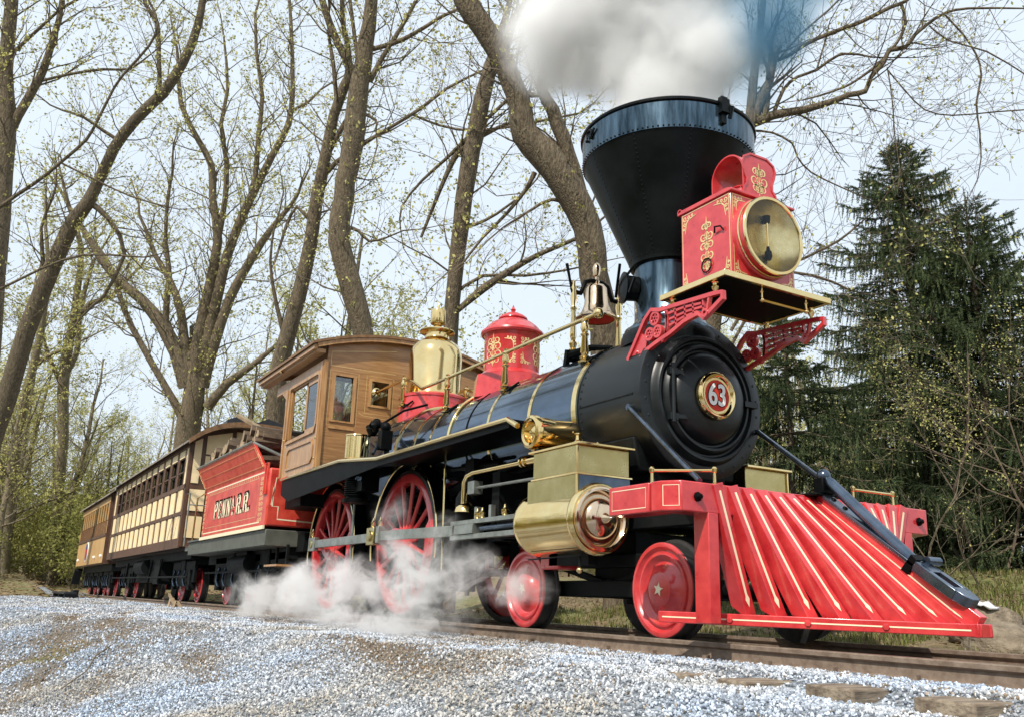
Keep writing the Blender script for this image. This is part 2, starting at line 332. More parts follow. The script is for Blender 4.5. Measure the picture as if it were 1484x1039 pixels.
# loose stones, many thousands: points carrying instanced stones
def stone_mesh(k,m):
    r=random.Random(k); b=bmesh.new(); bmesh.ops.create_icosphere(b,subdivisions=1,radius=.5)
    for v in b.verts: v.co=Vector((v.co.x*(1.15+r.uniform(-.3,.3)),v.co.y*(.9+r.uniform(-.25,.25)),v.co.z*(.7+r.uniform(-.25,.25))))
    me=bpy.data.meshes.new('stone'); b.to_mesh(me); b.free(); me.materials.append(m); return me
def stonemat(name,a,b_):
    m=bpy.data.materials.new(name); m.use_nodes=True; t=m.node_tree; b=t.nodes['Principled BSDF']; b.inputs['Roughness'].default_value=.85
    oi=N(t,'ShaderNodeObjectInfo'); r=N(t,'ShaderNodeValToRGB'); cr=r.color_ramp
    cr.elements[0].color=(*a,1); cr.elements[1].color=(*b_,1); e=cr.elements.new(.93); e.color=tuple(c*1.05 for c in b_)+(1,)
    nz=N(t,'ShaderNodeTexNoise',Scale=.55,Detail=5.0,Roughness=.6); t.links.new(oi.outputs['Location'],nz.inputs['Vector']); r2=N(t,'ShaderNodeValToRGB'); r2.color_ramp.elements[0].position=.38; r2.color_ramp.elements[1].position=.62
    r2.color_ramp.elements[0].color=(.92,.78,.62,1); r2.color_ramp.elements[1].color=(.98,1.04,1.12,1); e=r2.color_ramp.elements.new(.48); e.color=(1.12,1.05,.98,1)
    mu=N(t,'ShaderNodeMix',data_type='RGBA',blend_type='MULTIPLY'); mu.inputs[0].default_value=1; t.links.new(nz.outputs[0],r2.inputs[0]); t.links.new(r.outputs[0],mu.inputs[6]); t.links.new(r2.outputs[0],mu.inputs[7])
    t.links.new(oi.outputs['Random'],r.inputs[0]); t.links.new(mu.outputs[2],b.inputs['Base Color']); return m
SM=[stonemat('blue_grey_stone',(.15,.18,.225),(.57,.63,.71)),stonemat('brown_grey_stone',(.085,.068,.05),(.33,.28,.22))]
def scatter(name,pts,scales,protos,label=None):
    me=bpy.data.meshes.new(name); me.from_pydata(pts,[],[])
    a=me.attributes.new('sz','FLOAT','POINT'); a.data.foreach_set('value',scales)
    o=bpy.data.objects.new(name,me); C.objects.link(o); tag(o,kind='stuff')
    lib=bpy.data.collections.new(name+'_shapes')
    for p in protos: lib.objects.link(p)
    ng=bpy.data.node_groups.new(name,'GeometryNodeTree'); ng.interface.new_socket('Geometry',in_out='INPUT',socket_type='NodeSocketGeometry'); ng.interface.new_socket('Geometry',in_out='OUTPUT',socket_type='NodeSocketGeometry')
    i=ng.nodes.new('NodeGroupInput'); u=ng.nodes.new('NodeGroupOutput'); ip=ng.nodes.new('GeometryNodeInstanceOnPoints'); ci=ng.nodes.new('GeometryNodeCollectionInfo'); ci.inputs['Collection'].default_value=lib; ci.inputs['Separate Children'].default_value=True; ci.inputs['Reset Children'].default_value=True
    rv=ng.nodes.new('FunctionNodeRandomValue'); rv.data_type='FLOAT_VECTOR'; rv.inputs[1].default_value=(6.28,6.28,6.28)
    na=ng.nodes.new('GeometryNodeInputNamedAttribute'); na.data_type='FLOAT'; na.inputs['Name'].default_value='sz'
    L=ng.links.new; L(i.outputs[0],ip.inputs['Points']); L(ci.outputs[0],ip.inputs['Instance']); ip.inputs['Pick Instance'].default_value=True
    L(rv.outputs[0],ip.inputs['Rotation']); L(na.outputs['Attribute'],ip.inputs['Scale']); L(ip.outputs[0],u.inputs[0])
    md=o.modifiers.new('scatter','NODES'); md.node_group=ng; return o
def sample_stones():
    A=[[],[]];S=[[],[]]
    zones=[(-4,3.4,-5.2,-.83,2400,.9),(-4,6,-.68,1.9,330,1),(-9,-4,-5.4,-.83,1300,1.05),(-18,-9,-6.2,-.83,430,1.3),(-33,-18,-8,-.83,120,1.7),(-33,-4,-.68,1.9,60,1.6),(3.4,7,-4.5,-.83,300,1)]
    for x0,x1,y0,y1,dn,k in zones:
        n=int((x1-x0)*(y1-y0)*dn); xs=rng.uniform(x0,x1,n); ys=rng.uniform(y0,y1,n); q=rng.random((n,3))
        for x,y,(a,b,c) in zip(xs,ys,q):
            if (x-CAMPOS[0])**2+(y-CAMPOS[1])**2<1.2: continue
            d=dirt(x,y)
            if a<d*.35: continue
            j=1 if b<d*.8+.06 else 0
            s=(.012+.017*c*c)*k*(1.5 if a>.97 else 1)*(.8 if j else 1)
            A[j].append((x,y,gz(x,y)+s*.12)); S[j].append(s)
    return A,S
A_,S_=sample_stones()
def shapes(m,n,k0):
    r=[]
    for k in range(n):
        r.append(bpy.data.objects.new('stone_shape',stone_mesh(k0+k,m)))
    return r
scatter('gravel_stones',A_[0],S_[0],shapes(SM[0],6,0)); scatter('dirty_gravel_stones',A_[1],S_[1],shapes(SM[1],5,20))
# ---------------------------------------------------------------- track
def rail(y,name_label):
    t=empty('rail',name_label,'rail',(2,y,-.125),'pair of rails under the train')
    hw=.034
    prof=[(-.062,-.125),(.062,-.125),(.062,-.115),(.012,-.103),(.009,-.045),(.030,-.034),(hw,-.030),(hw,-.006),(.030,-.0005),(-.030,-.0005),(-hw,-.006),(-hw,-.030),(-.030,-.034),(-.009,-.045),(-.012,-.103),(-.062,-.115)]
    mb=MB(); mb.prism(prof,((-44,y,0),(0,1,0),(0,0,1)),104); ob('web_and_base',mb,t,(0,0,0),m=M['rail'],smooth=0)
    h=MB(); h.box(-44,60,y-.026,y+.026,-.0005,.001); ob('worn_top',h,t,(0,0,0),m=M['railhead'],smooth=0)
YR=.785
rail(-YR,'near rusty rail running under the wheels on the camera side')
rail(YR,'far rusty rail mostly hidden beneath the engine')
# fishplate & spikes near the camera are parts of the ties
TR=random.Random(3)
tm=MB(); tm.box(-.115,.115,-1.22,1.22,-.075,.075)
tie_me=None
bmx=bmesh.new(); 
tie_me=tm.mesh('tie',M['tie'],30)
spk=MB(); spk.box(-.018,.018,-.02,.02,0,.03); spk_me=spk.mesh('spike',M['rail'],0)
plt=MB(); plt.box(-.09,.09,-.13,.13,0,.012); plt_me=plt.mesh('tie_plate',M['rail'],0)
xs=[2.90,2.26,1.70,1.18]+[1.18-.58*i for i in range(1,40)]+[3.5,4.1,4.7]
names=['weathered tie end nearest the right bottom corner, full side showing','weathered tie end second from the right corner, cut face showing','low tie top barely out of the gravel, third from right','small tie top level with the gravel below the pilot, fourth from right']
for i,x in enumerate(xs):
    yo=-.42+TR.uniform(-.03,.05) if i<4 else TR.uniform(-.15,.02)
    if i in(2,3): yo=-.50
    z=-.125-.0755-(.002 if i<2 else .02 if i<4 else .012)
    e=empty('railroad_tie',names[i] if i<4 else 'old wooden tie buried in gravel under the rails','railroad tie',(x,yo,z),'wooden ties under the rails')
    o=ob('timber',tie_me,e,(x,yo,z),rot=(0,0,TR.uniform(-.03,.03)),scale=(1.3 if i<2 else 1,1,1),bev=.012)
    if x>-3:
        for y in (-YR,YR):
            ob('tie_plate',plt_me,e,(x,y,-.1255))
            for sx,sy in((-.05,-.085),(.05,.085)): ob('spike',spk_me,e,(x+sx,y+sy,-.115))
# black low bench and small things at the far end of the gravel
b=empty('low_black_bench','low black bench standing on the gravel at far left beside last coach','bench',(-34,-1.9,-.17))
mb=MB(); mb.box(-35.2,-30.2,-2.35,-1.95,.02,.10); ob('seat',mb,b,(0,0,0),m=M['rubber'],bev=.01)
for x in(-35.0,-32.7,-30.4):
    mb=MB(); mb.box(x-.07,x+.07,-2.32,-1.98,-.2,.018); ob('leg',mb,b,(0,0,0),m=M['rubber'])
mb=MB(); mb.box(-34.6,-33.6,-1.75,-1.55,-.17,.17); tag(ob('black_box',mb,None,(0,0,0),m=M['rubber'],bev=.01),'small black box on the gravel just behind the low black bench','box')
# ================================================================ LOCOMOTIVE
LO=empty('steam_locomotive','black red and brass american steam locomotive number 63 with tall funnel stack','steam locomotive',(-4,0,0))
def lo(name,mb,m,bev=0,smooth=40,loc=(0,0,0),parent=None,rot=None,label=None):
    o=ob(name,mb,parent or LO,loc,m=M[m] if isinstance(m,str) else m,bev=bev,smooth=smooth,rot=rot)
    if label:o['label']=label
    return o
ZB=2.032; RB=.71
# boiler jacket
mb=MB(); mb.lathe((-1.32,0,ZB),(-1,0,0),[(0,0),(0,RB),(3.7,RB),(4.15,.78),(5.68,.80),(5.68,0)],72); boiler=lo('boiler',mb,'jacket')
for x,wd,rr,mt in ((-1.37,.075,RB,'brass'),(-2.18,.055,RB,'brass'),(-3.06,.05,RB,'brass'),(-3.58,.022,RB,'black'),(-4.55,.04,RB,'brass'),(-5.04,.045,RB+.004,'brass'),(-5.48,.05,.785,'brass')):
    mb=MB(); mb.lathe((x,0,ZB),(-1,0,0),[(-wd/2,rr-.02),(-wd/2,rr+.008),(wd/2,rr+.008),(wd/2,rr-.02)],72,closed=True); lo('boiler_band',mb,mt,parent=boiler)
# brass feed pipe curling over the boiler
pts=[(-4.02,.72*cos(a),ZB+.735*sin(a)) for a in np.linspace(R(185),R(118),14)]+[(-3.99,-.30,2.74),(-3.93,-.27,2.80)]
mb=MB(); mb.tube(pts,.021,10); mb.sphere((-3.92,-.26,2.81),.042); lo('feed_pipe',mb,'brass')
# dark brace bars on the firebox
mb=MB(); mb.tube([(-5.75,-.80,2.48),(-5.30,-1.15,2.02)],.022,8); mb.tube([(-6.9,-.62,2.62),(-5.75,-.80,2.48)],.018,8); lo('firebox_brace',mb,'steel_b')
# smokebox
RS=.70
mb=MB(); mb.lathe((-1.325,0,ZB),(1,0,0),[(0,.6),(0,RS),(.93,RS),(.93,.6)],72); sbx=lo('smokebox',mb,'soot')
mb=MB(); mb.lathe((0,0,ZB),(1,0,0),[(-.45,.60),(-.45,.718),(-.375,.718),(-.365,.706),(-.365,.60),(-.35,.585),(-.32,.575),(-.30,.56),(-.30,.535),(-.33,.52),(-.33,.505),(-.295,.49),(-.275,.47),(-.275,.45),(-.31,.435),(-.31,.42),(-.27,.405),(-.235,.36),(-.205,.28),(-.19,.2),(-.185,0)],96)
door=lo('smokebox_door',mb,'soot')
mb=MB()
for i in range(28):
    a=2*PI*(i+.5)/28; mb.sphere((-.372,.66*cos(a),ZB+.66*sin(a)),.016,6,5)
for z in(.18,-.22): 
    mb.box(-.30,-.255,-.47,-.38,ZB+z-.03,ZB+z+.03); mb.bar((-.262,-.42,ZB+z),(-.225,-.10,ZB+z*.92),.012,.035)
mb.tube([(-.262,-.43,ZB-.27),(-.262,-.43,ZB+.25)],.02,10)
mb.box(-.33,-.245,.40,.56,ZB-.025,ZB+.025)
lo('hinges_and_bolts',mb,'soot',parent=door)
PX=-.185
mb=MB(); mb.lathe((PX,-.03,ZB-.005),(1,0,0),[(0,.165),(0,.212),(.03,.214),(.052,.205),(.06,.19),(.052,.172),(.035,.16),(.035,.14)],64); npl=lo('number_plate',mb,'brass',parent=door)
mb=MB(); mb.lathe((PX,-.03,ZB-.005),(1,0,0),[(0,.0),(0,.165),(.034,.165),(.034,0)],48); lo('plate_face',mb,'plate_red',parent=door)
# numerals: outlined ribbons
def arc(cx,cy_,rx,ry,a0,a1,n=16): return [(cx+rx*cos(R(a0+(a1-a0)*i/(n-1))),cy_+ry*sin(R(a0+(a1-a0)*i/(n-1)))) for i in range(n)]
def six(k):
    a=arc(0,-.042,.036,.052,0,360,28); s=arc(.006,.008,.042,.086,62,205,18)
    return [(a,[.026*k if abs(cos(R(i*360/27)))>.5 else .017*k for i in range(28)]),(s,[.016*k+.012*sin(i/17*PI) for i in range(18)]),(arc(.026,.070,.010,.012,0,360,10),[.016*k]*10)]
def three(k):
    a=arc(-.004,.046,.034,.046,150,-88,18); b=arc(-.004,-.046,.040,.052,88,-150,20)
    return [(a,[.014*k+.012*max(0,cos(R(150-238*i/17))) for i in range(18)]),(b,[.014*k+.014*max(0,cos(R(88-238*i/19))) for i in range(20)]),(arc(-.032,.064,.009,.011,0,360,10),[.015*k]*10),(arc(-.034,-.064,.010,.012,0,360,10),[.016*k]*10)]
def textmesh(body,size,off,ext,mt,name):
    cu=bpy.data.curves.new(name,'FONT'); cu.body=body; cu.size=size; cu.offset=off; cu.extrude=ext; cu.align_x='CENTER'; cu.align_y='CENTER'
    o=bpy.data.objects.new(name,cu); C.objects.link(o); bpy.context.view_layer.update(); me=bpy.data.meshes.new_from_object(o.evaluated_get(bpy.context.evaluated_depsgraph_get()))
    bpy.data.objects.remove(o); bpy.data.curves.remove(cu); me.name=name; me.materials.clear(); me.materials.append(M[mt]); return me
def boldtext(nm,body,size,mt,k,o0,o1):
    base=textmesh(body,size,0,.0008,mt,nm); V=[v.co.copy() for v in base.vertices]; F=[tuple(p.vertices) for p in base.polygons]; m_=MB(); bpy.data.meshes.remove(base)
    for i in range(k):
        a=2*PI*i/k; m_.add([(v.x*.78+o0*cos(a),v.y+o0*.8*sin(a),v.z+i*.00012+o1) for v in V],F)
    return m_
ob('numeral_outline',boldtext('numeral_outline','63',.27,'black',12,.014,0),door,(PX+.0355,-.03,ZB-.008),rot=(PI/2,0,PI/2),m=M['black'],smooth=0)
ob('numerals',boldtext('numerals','63',.27,'white',8,.0065,0),door,(PX+.0390,-.03,ZB-.008),rot=(PI/2,0,PI/2),m=M['white'],smooth=0)
# smokebox rivets
mb=MB()
for i in range(26): mb.sphere((-1.28+i*.033,-.706*cos(R(4)),ZB+.706*sin(R(-4))+.03),.010,6,4)
for i in range(60):
    a=2*PI*i/60; mb.sphere((-1.28,RS*cos(a),ZB+RS*sin(a)),.012,6,4)
lo('rivets',mb,'soot',parent=sbx)
# brass petticoat saddle and black saddle under smokebox
mb=MB(); mb.box(-1.2,-.55,-.42,.42,.9,1.42); mb.prism([(-.55,1.36),(.55,1.36),(.62,1.66),(-.62,1.66)],((-1.2,0,0),(0,1,0),(0,0,1)),.62); lo('smokebox_saddle',mb,'under',bev=.02)
# --- smokestack
SX=-.80
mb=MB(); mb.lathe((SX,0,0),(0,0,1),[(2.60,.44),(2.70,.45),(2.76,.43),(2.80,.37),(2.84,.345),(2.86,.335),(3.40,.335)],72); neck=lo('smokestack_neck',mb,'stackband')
mb=MB(); mb.lathe((SX,0,0),(0,0,1),[(2.58,.47),(2.66,.47),(2.72,.45),(2.76,.40),(2.80,.36)],64); lo('base_ring',mb,'stack',parent=neck)
mb=MB(); mb.lathe((SX,0,0),(0,0,1),[(3.385,.342),(3.40,.375),(3.45,.385),(4.47,.835),(4.49,.845)],96); cone=lo('smokestack_cone',mb,'stack')
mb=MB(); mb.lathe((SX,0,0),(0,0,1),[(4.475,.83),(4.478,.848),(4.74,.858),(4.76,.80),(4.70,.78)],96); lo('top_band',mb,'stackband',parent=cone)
mb=MB(); mb.lathe((SX,0,4.765),(0,0,1),[(-.022,.845),(-.01,.874),(.012,.876),(.025,.86),(.025,.84),(.0,.83)],96,closed=True); lo('rim',mb,'stack',parent=cone)
mb=MB(); mb.lathe((SX,0,0),(0,0,1),[(4.72,.80),(4.60,.3),(4.6,0)],48); lo('spark_screen',mb,'under',parent=cone)
mb=MB()
for i in range(110):
    a=2*PI*i/110; mb.sphere((SX+.852*cos(a),.852*sin(a),4.495),.010,5,4)
for i in range(40):
    a=2*PI*i/40; mb.sphere((SX+.385*cos(a),.385*sin(a),3.455),.009,5,4)
for q in (-150,-100,-62,-25,20,70,130):
    a=R(q)
    for i in range(26):
        t=i/25; z=3.48+t*.98; r=.398+(.83-.398)*t; mb.sphere((SX+r*cos(a),r*sin(a),z),.009,5,4)
lo('rivets',mb,'stack',parent=cone)
def stackbracket(q,mt='stack'):
    a=R(q); c=(SX+.87*cos(a),.87*sin(a)); mb=MB(); t=Vector((-sin(a),cos(a),0)); n=Vector((cos(a),sin(a),0)); c=Vector((*c,0))
    for z0,z1,wd,d in ((4.56,4.66,.05,.03),(4.66,4.80,.09,.09),(4.78,4.83,.07,.05)): mb.obox(c+Vector((0,0,z0)),c+Vector((0,0,z1)),t*wd/2,n*d/2)
    mb.tube([c+t*.06+n*.02+Vector((0,0,4.62)),c+t*.06+n*.06+Vector((0,0,4.73))],.02,8)
    return mb
mb=stackbracket(-4); lo('lid_latch',mb,'stack',parent=cone)
a=R(-101); c=Vector((SX+.866*cos(a),.866*sin(a),4.68)); t=Vector((-sin(a),cos(a),0)); mb=MB()
mb.tube([c+t*(.05*cos(x))+Vector((0,0,.045*sin(x))) for x in np.linspace(-.6,3.8,12)],.010,6); mb.tube([c+t*.05+Vector((0,0,-.04)),c+t*.12+Vector((0,0,.01))],.012,6); mb.sphere(c+t*.04+Vector((0,0,-.05)),.022,8,5); mb.sphere(c-t*.05+Vector((0,0,-.05)),.018,8,5); lo('lifting_ring',mb,'stack',parent=cone)
# spark clean-out fitting on the neck
a=R(-110); n=Vector((cos(a),sin(a),0)); c=Vector((SX,0,3.17))+n*.335; t=Vector((-sin(a),cos(a),0))
mb=MB(); mb.lathe(c,n,[(0,.12),(.10,.125),(.11,.15),(.135,.155),(.14,.13),(.15,.10),(.165,0)],28); mb.bar(c+n*.16+t*-.14+Vector((0,0,-.05)),c+n*.2+t*.12+Vector((0,0,.19)),.025,.025); mb.bar(c+n*.12+t*.16+Vector((0,0,-.1)),c+n*.1+t*.26+Vector((0,0,.02)),.02,.02); mb.tube([c+n*.12+t*.13+Vector((0,0,.1)),c+n*.1+t*.24+Vector((0,0,.14))],.014,6)
lo('cleanout_hatch',mb,'stack',parent=neck)
# --- headlight platform
ZP=2.835
mb=MB(); mb.box(-.17,.55,-.585,.585,ZP-.035,ZP-.004); plat=lo('headlight_platform',mb,'black',bev=.004)
mb=MB()
for a,b in(((-.19,-.60),(.575,-.60)),((.575,-.60),(.575,.60)),((.575,.60),(-.19,.60)),((-.19,.60),(-.19,-.60))): mb.bar((a[0],a[1],ZP-.018),(b[0],b[1],ZP-.018),.034,.05)
for x,y in((-.19,-.6),(.575,-.6),(.575,.6),(-.19,.6)): mb.box(x-.0175,x+.0175,y-.0175,y+.0175,ZP-.0435,ZP+.0075)
lo('brass_edging',mb,'brass',parent=plat,bev=.004)
mb=MB(); 
for y in(-.16,.36): mb.tube([(.54,y,ZP-.04),(.54,y,ZP-.145)],.010,8); mb.sphere((.54,y,ZP-.15),.02,10,6); mb.sphere((.54,y,ZP-.075),.016,10,5)
mb.tube([(.54,-.16,ZP-.15),(.54,.36,ZP-.15)],.010,8); lo('grab_bar',mb,'brass',parent=plat)
for x,y in((-.10,-.56),(.42,-.56),(-.10,.56),(.42,.56)):
    mb=MB(); mb.lathe((x,y,ZP-.035),(0,0,-1),[(0,0),(0,.028),(.012,.03),(.02,.02),(.035,.018),(.05,.03),(.07,.026),(.085,.014),(.12,.012),(.12,0)],14); lo('support_knob',mb,'brass',parent=plat)
# --- cast brackets (open scrollwork)
def bracket(sy,mt):
    P=((0,sy*.58,0),(1,0,0),(0,0,1)); off=-.02
    o=[(-.60,2.27),(-.66,2.37),(-.42,2.68),(-.33,2.745),(-.22,2.715),(.47,2.672),(.55,2.66),(.55,2.61),(.46,2.565),(.41,2.54)]
    lo_=[(.41,2.54),(.33,2.50),(.27,2.555),(.10,2.535),(-.08,2.475),(-.28,2.43),(-.38,2.40),(-.46,2.36),(-.60,2.27)]
    mb=MB(); mb.ribbon(o,.035,P,.04); mb.ribbon(lo_,.035,P,.04)
    mb.ribbon(arc(.355,2.535,.028,.028,0,360,14),.02,P,.045)
    for cx,cz,r in((-.285,2.655,.055),(-.36,2.53,.05),(-.25,2.53,.048)):
        mb.ribbon(arc(cx,cz,r,r,0,360,18),.022,P,.035)
        for k in range(3): a=R(60*k+20); mb.ribbon([(cx-r*cos(a),cz-r*sin(a)),(cx+r*cos(a),cz+r*sin(a))],.014,P,.03)
    mb.ribbon(arc(-.22,2.58,.10,.16,-75,75,12),.022,P,.035)
    mb.ribbon([(-.12,2.70),(-.14,2.47)],.025,P,.035)
    for a,b in(((-.12,2.655),(.30,2.635)),((-.10,2.60),(.34,2.60)),((-.10,2.545),(.25,2.575))): mb.ribbon([a,((a[0]+b[0])/2,(a[1]+b[1])/2+.012),b],.02,P,.03)
    for x in(-.02,.1,.2,.32): mb.ribbon([(x,2.69-.0),(x+.01,2.53)],.017,P,.03)
    mb.ribbon([(.40,2.675),(.37,2.55)],.022,P,.035)
    for x,z in((-.60,2.335),(-.55,2.41)): mb.lathe((x,sy*.58-.045*0,z),(0,-1,0),[(-.03,.018),(.03,.018),(.035,0)],8)
    mb.prism([(-.60,2.275),(-.655,2.37),(-.50,2.585),(-.40,2.50),(-.44,2.37)],P,.022)
    return mb
brk=lo('headlight_bracket',bracket(-1,'red'),'red',smooth=30); lo('headlight_bracket',bracket(1,'red'),'red',smooth=30)
# --- headlight
HX0,HX1,HY,HZ0,HZ1=-.20,.43,.365,ZP-.002,3.655
mb=MB(); mb.box(HX0,HX1,-HY,HY,HZ0,HZ1); hl=lo('headlight_case',mb,'red',bev=.01)
mb=MB(); mb.prism([(-.345,-HY-.018),(HX1-HX0-.0+.0,0),(0,0)][:0] or [(-.03,-.02),(.66,-.02),(.66,.0),(.60,.02),(.03,.02),(-.03,0)],((HX0,HY+.015,HZ1+.018),(1,0,0),(0,0,1)),2*HY+.03); lo('case_lid',mb,'red',parent=hl,bev=.004)
LC=(HX1,.0,3.29)
mb=MB(); mb.lathe(LC,(1,0,0),[(0,.36),(.0,.365),(.03,.36),(.04,.345),(.085,.342),(.10,.352),(.115,.352),(.12,.335),(.115,.325)],72); lo('lens_housing',mb,'red',parent=hl)
mb=MB(); mb.lathe(LC,(1,0,0),[(.118,.352),(.128,.345),(.128,.322),(.118,.318)],72,closed=True); mb.lathe(LC,(1,0,0),[(.046,.3455),(.05,.352),(.056,.352),(.06,.3455)],72); lo('lens_rim',mb,'brass',parent=hl)
mb=MB(); mb.lathe(LC,(1,0,0),[(.112,.325),(.085,.29),(.05,.22),(.022,.12),(.008,.05),(.006,0)],72); lo('reflector',mb,'reflector',parent=hl,smooth=180)
mb=MB(); mb.lathe(LC,(1,0,0),[(.118,.322),(.124,.2),(.126,0)],48); lo('front_glass',mb,'lens_glass',parent=hl,smooth=180)
mb=MB(); mb.lathe((HX1+.07,-.02,3.08),(0,0,1),[(0,0),(0,.022),(.03,.034),(.07,.03),(.09,.016),(.12,.012)],14); lo('burner',mb,'black',parent=hl)
mb=MB(); mb.tube([(HX1+.07,-.02,3.2),(HX1+.07,-.02,3.42)],[.013,.012],10); lo('lamp_chimney',mb,'brass',parent=hl)
mb=MB(); mb.lathe((HX1+.065,-.02,3.42),(0,0,1),[(0,.03),(.06,.035),(.06,0)],12); lo('smoke_bell',mb,'black',parent=hl)
# hood on top: half barrel open at the sides with a scalloped front
hx0,hx1,hz0,hz1,hy=.02,.40,HZ1+.035,4.12,.18
mb=MB(); arcp=[(hx0,hz0)]+[((hx0+hx1)/2+(hx1-hx0)/2*cos(a),hz1-.19+.19*sin(a)) for a in np.linspace(PI,0,16)]+[(hx1,hz0)]
mb.ribbon(arcp,.014,((0,hy,0),(1,0,0),(0,0,1)),2*hy); 
sh=[(-.20,0),(-.19,.06),(-.155,.10),(-.15,.15),(-.18,.22),(-.20,.29),(-.18,.35),(-.10,.395),(.10,.395),(.18,.35),(.20,.29),(.18,.22),(.15,.15),(.155,.10),(.19,.06),(.20,0)]
mb.prism(sh,((hx1+.002,0,hz0),(0,1,0),(0,0,1)),.012); mb.ribbon([(a,b+.001) for a,b in sh],.018,((hx1+.0145,0,hz0),(0,1,0),(0,0,1)),.008)
hood=lo('chimney_hood',mb,'red',parent=hl,smooth=50)
mb=MB(); mb.lathe((.2,0,hz0-.01),(0,0,1),[(0,.11),(.02,.115),(.03,.085),(.16,.08),(.17,.095),(.18,.09)],24); lo('vent_chimney',mb,'red',parent=hl)
mb=MB(); mb.lathe((HX0-.005,-HY-.01,HZ1+.03),(0,1,0),[(0,.022),(0,.03),(.012,.03),(.012,.022)],14,closed=True); lo('lifting_eye',mb,'red',parent=hl)
# gold scroll ornaments
def spiral(cx,cy_,r,a0,turn,flip=1,n=16): return [(cx+flip*r*(1-.72*i/(n-1))*cos(a0+turn*i/(n-1)),cy_+r*(1-.72*i/(n-1))*sin(a0+turn*i/(n-1))) for i in range(n)]
def scroll_column(mb,P,h,w,t=.002,k=5):
    for i in range(k):
        z=-h/2+h*(i+.5)/k; ww=w*(.55+.45*sin(PI*(i+.7)/(k+.4)))
        for f in(1,-1):
            mb.ribbon(spiral(f*ww*.42,z,ww*.40,R(200),R(430)*(1 if i%2 else -1),f),[.010+.004*sin(j*.4) for j in range(16)],P,t)
            mb.ribbon([(0,z-h/k*.5),(f*ww*.25,z),(f*ww*.12,z+h/k*.45)],[.006,.014,.004],P,t)
    mb.ribbon([(0,-h/2-.02),(0,h/2),(0,h/2+.05)],[.006,.010,.002],P,t)
def scroll_corner(mb,P,x,z,fx,fz,s,t=.002):
    for (a,b,r) in((.22,.22,.2),(.62,.18,.14),(.18,.62,.14),(.95,.12,.09),(.12,.95,.09)):
        mb.ribbon([(x+fx*(q[0]),z+fz*(q[1])) for q in spiral(a*s,b*s,r*s,R(30),R(420))],[.009]*16,P,t)
    mb.ribbon([(x+fx*s*1.35,z+fz*.03),(x+fx*s*.6,z+fz*s*.34),(x+fx*s*.34,z+fz*s*.6),(x+fx*.03,z+fz*s*1.35)],[.004,.013,.013,.004],P,t)
zc=(HZ0+HZ1)/2
mb=MB(); Ps=((0,-HY-.001,0),(1,0,0),(0,0,1)); scroll_column(mb,((.13,-HY-.001,3.25),(1,0,0),(0,0,1)),.46,.11)
for x,f in((HX0+.03,1),(HX1-.03,-1)):
    for z,g_ in((HZ0+.07,1),(HZ1-.03,-1)): scroll_corner(mb,Ps,x,z,f,g_,.13)
mb.ribbon([(HX0+.025,HZ0+.06),(HX1-.02,HZ0+.06),(HX1-.02,HZ1-.02),(HX0+.025,HZ1-.02),(HX0+.025,HZ0+.06)],.010,Ps,.0015)
Pf=((HX1+.0005,0,0),(0,1,0),(0,0,1))
for y,f in((-HY+.03,1),(HY-.03,-1)):
    for z,g_ in((HZ0+.07,1),(HZ1-.03,-1)): scroll_corner(mb,Pf,y,z,f,g_,.10)
mb.ribbon([(-HY+.02,HZ0+.06),(HY-.02,HZ0+.06),(HY-.02,HZ1-.02),(-HY+.02,HZ1-.02),(-HY+.02,HZ0+.06)],.009,Pf,.0015)
scroll_column(mb,((hx1+.0145,0,hz0+.16),(0,1,0),(0,0,1)),.24,.13,.002,3)
for z in (.08,.24):
    for f in(1,-1): mb.ribbon([(f*(.02+.02*cos(a)),z-.16+.035*sin(a)) for a in np.linspace(0,2*PI,14)],.008,((hx1+.0145,0,hz0+.16),(0,1,0),(0,0,1)),.002)
lo('gold_scrollwork',mb,'gold',parent=hl,smooth=0)
mb=MB(); mb.tube([(.13+.058*cos(a),-HY-.012,3.07+.062*sin(a)) for a in np.linspace(0,2*PI,20)],.006,6); mb.tube([(.24,-HY-.012,3.33),(.27,-HY-.04,3.37),(.33,-HY-.03,3.36),(.35,-HY-.012,3.32)],.008,6); lo('door_ring_and_latch',mb,'black',parent=hl)
# --- bell
BX=-2.0
mb=MB(); mb.lathe((BX,0,0),(0,0,1),[(3.20,.195),(3.205,.225),(3.215,.226),(3.235,.205),(3.28,.165),(3.36,.135),(3.48,.122),(3.55,.115),(3.585,.09),(3.60,.04),(3.60,0)],48); bell=lo('bell',mb,'bell')
mb=MB(); mb.lathe((BX,0,0),(0,0,1),[(3.21,.20),(3.30,.14),(3.5,.10),(3.5,0)],32); lo('bell_inside',mb,'plate_red',parent=bell)
mb=MB(); mb.lathe((BX,0,3.60),(0,0,1),[(0,.03),(.04,.035),(.05,.02),(.09,.018),(.10,.032),(.16,.045),(.20,.045),(.24,.03),(.26,0)],20); lo('bell_finial',mb,'bell',parent=bell)
mb=MB(); mb.tube([(BX,-.27,3.46),(BX,-.21,3.46),(BX,-.18,3.52),(BX,-.15,3.60),(BX,-.07,3.635),(BX,.07,3.635),(BX,.15,3.60),(BX,.18,3.52),(BX,.21,3.46),(BX,.27,3.46)],.026,10); lo('bell_yoke',mb,'black',parent=bell)
mb=MB(); mb.tube([(BX,-.31,3.44),(BX-.02,-.34,3.60),(BX-.05,-.36,3.78)],[.02,.014,.018],8); lo('bell_lever',mb,'black',parent=bell)
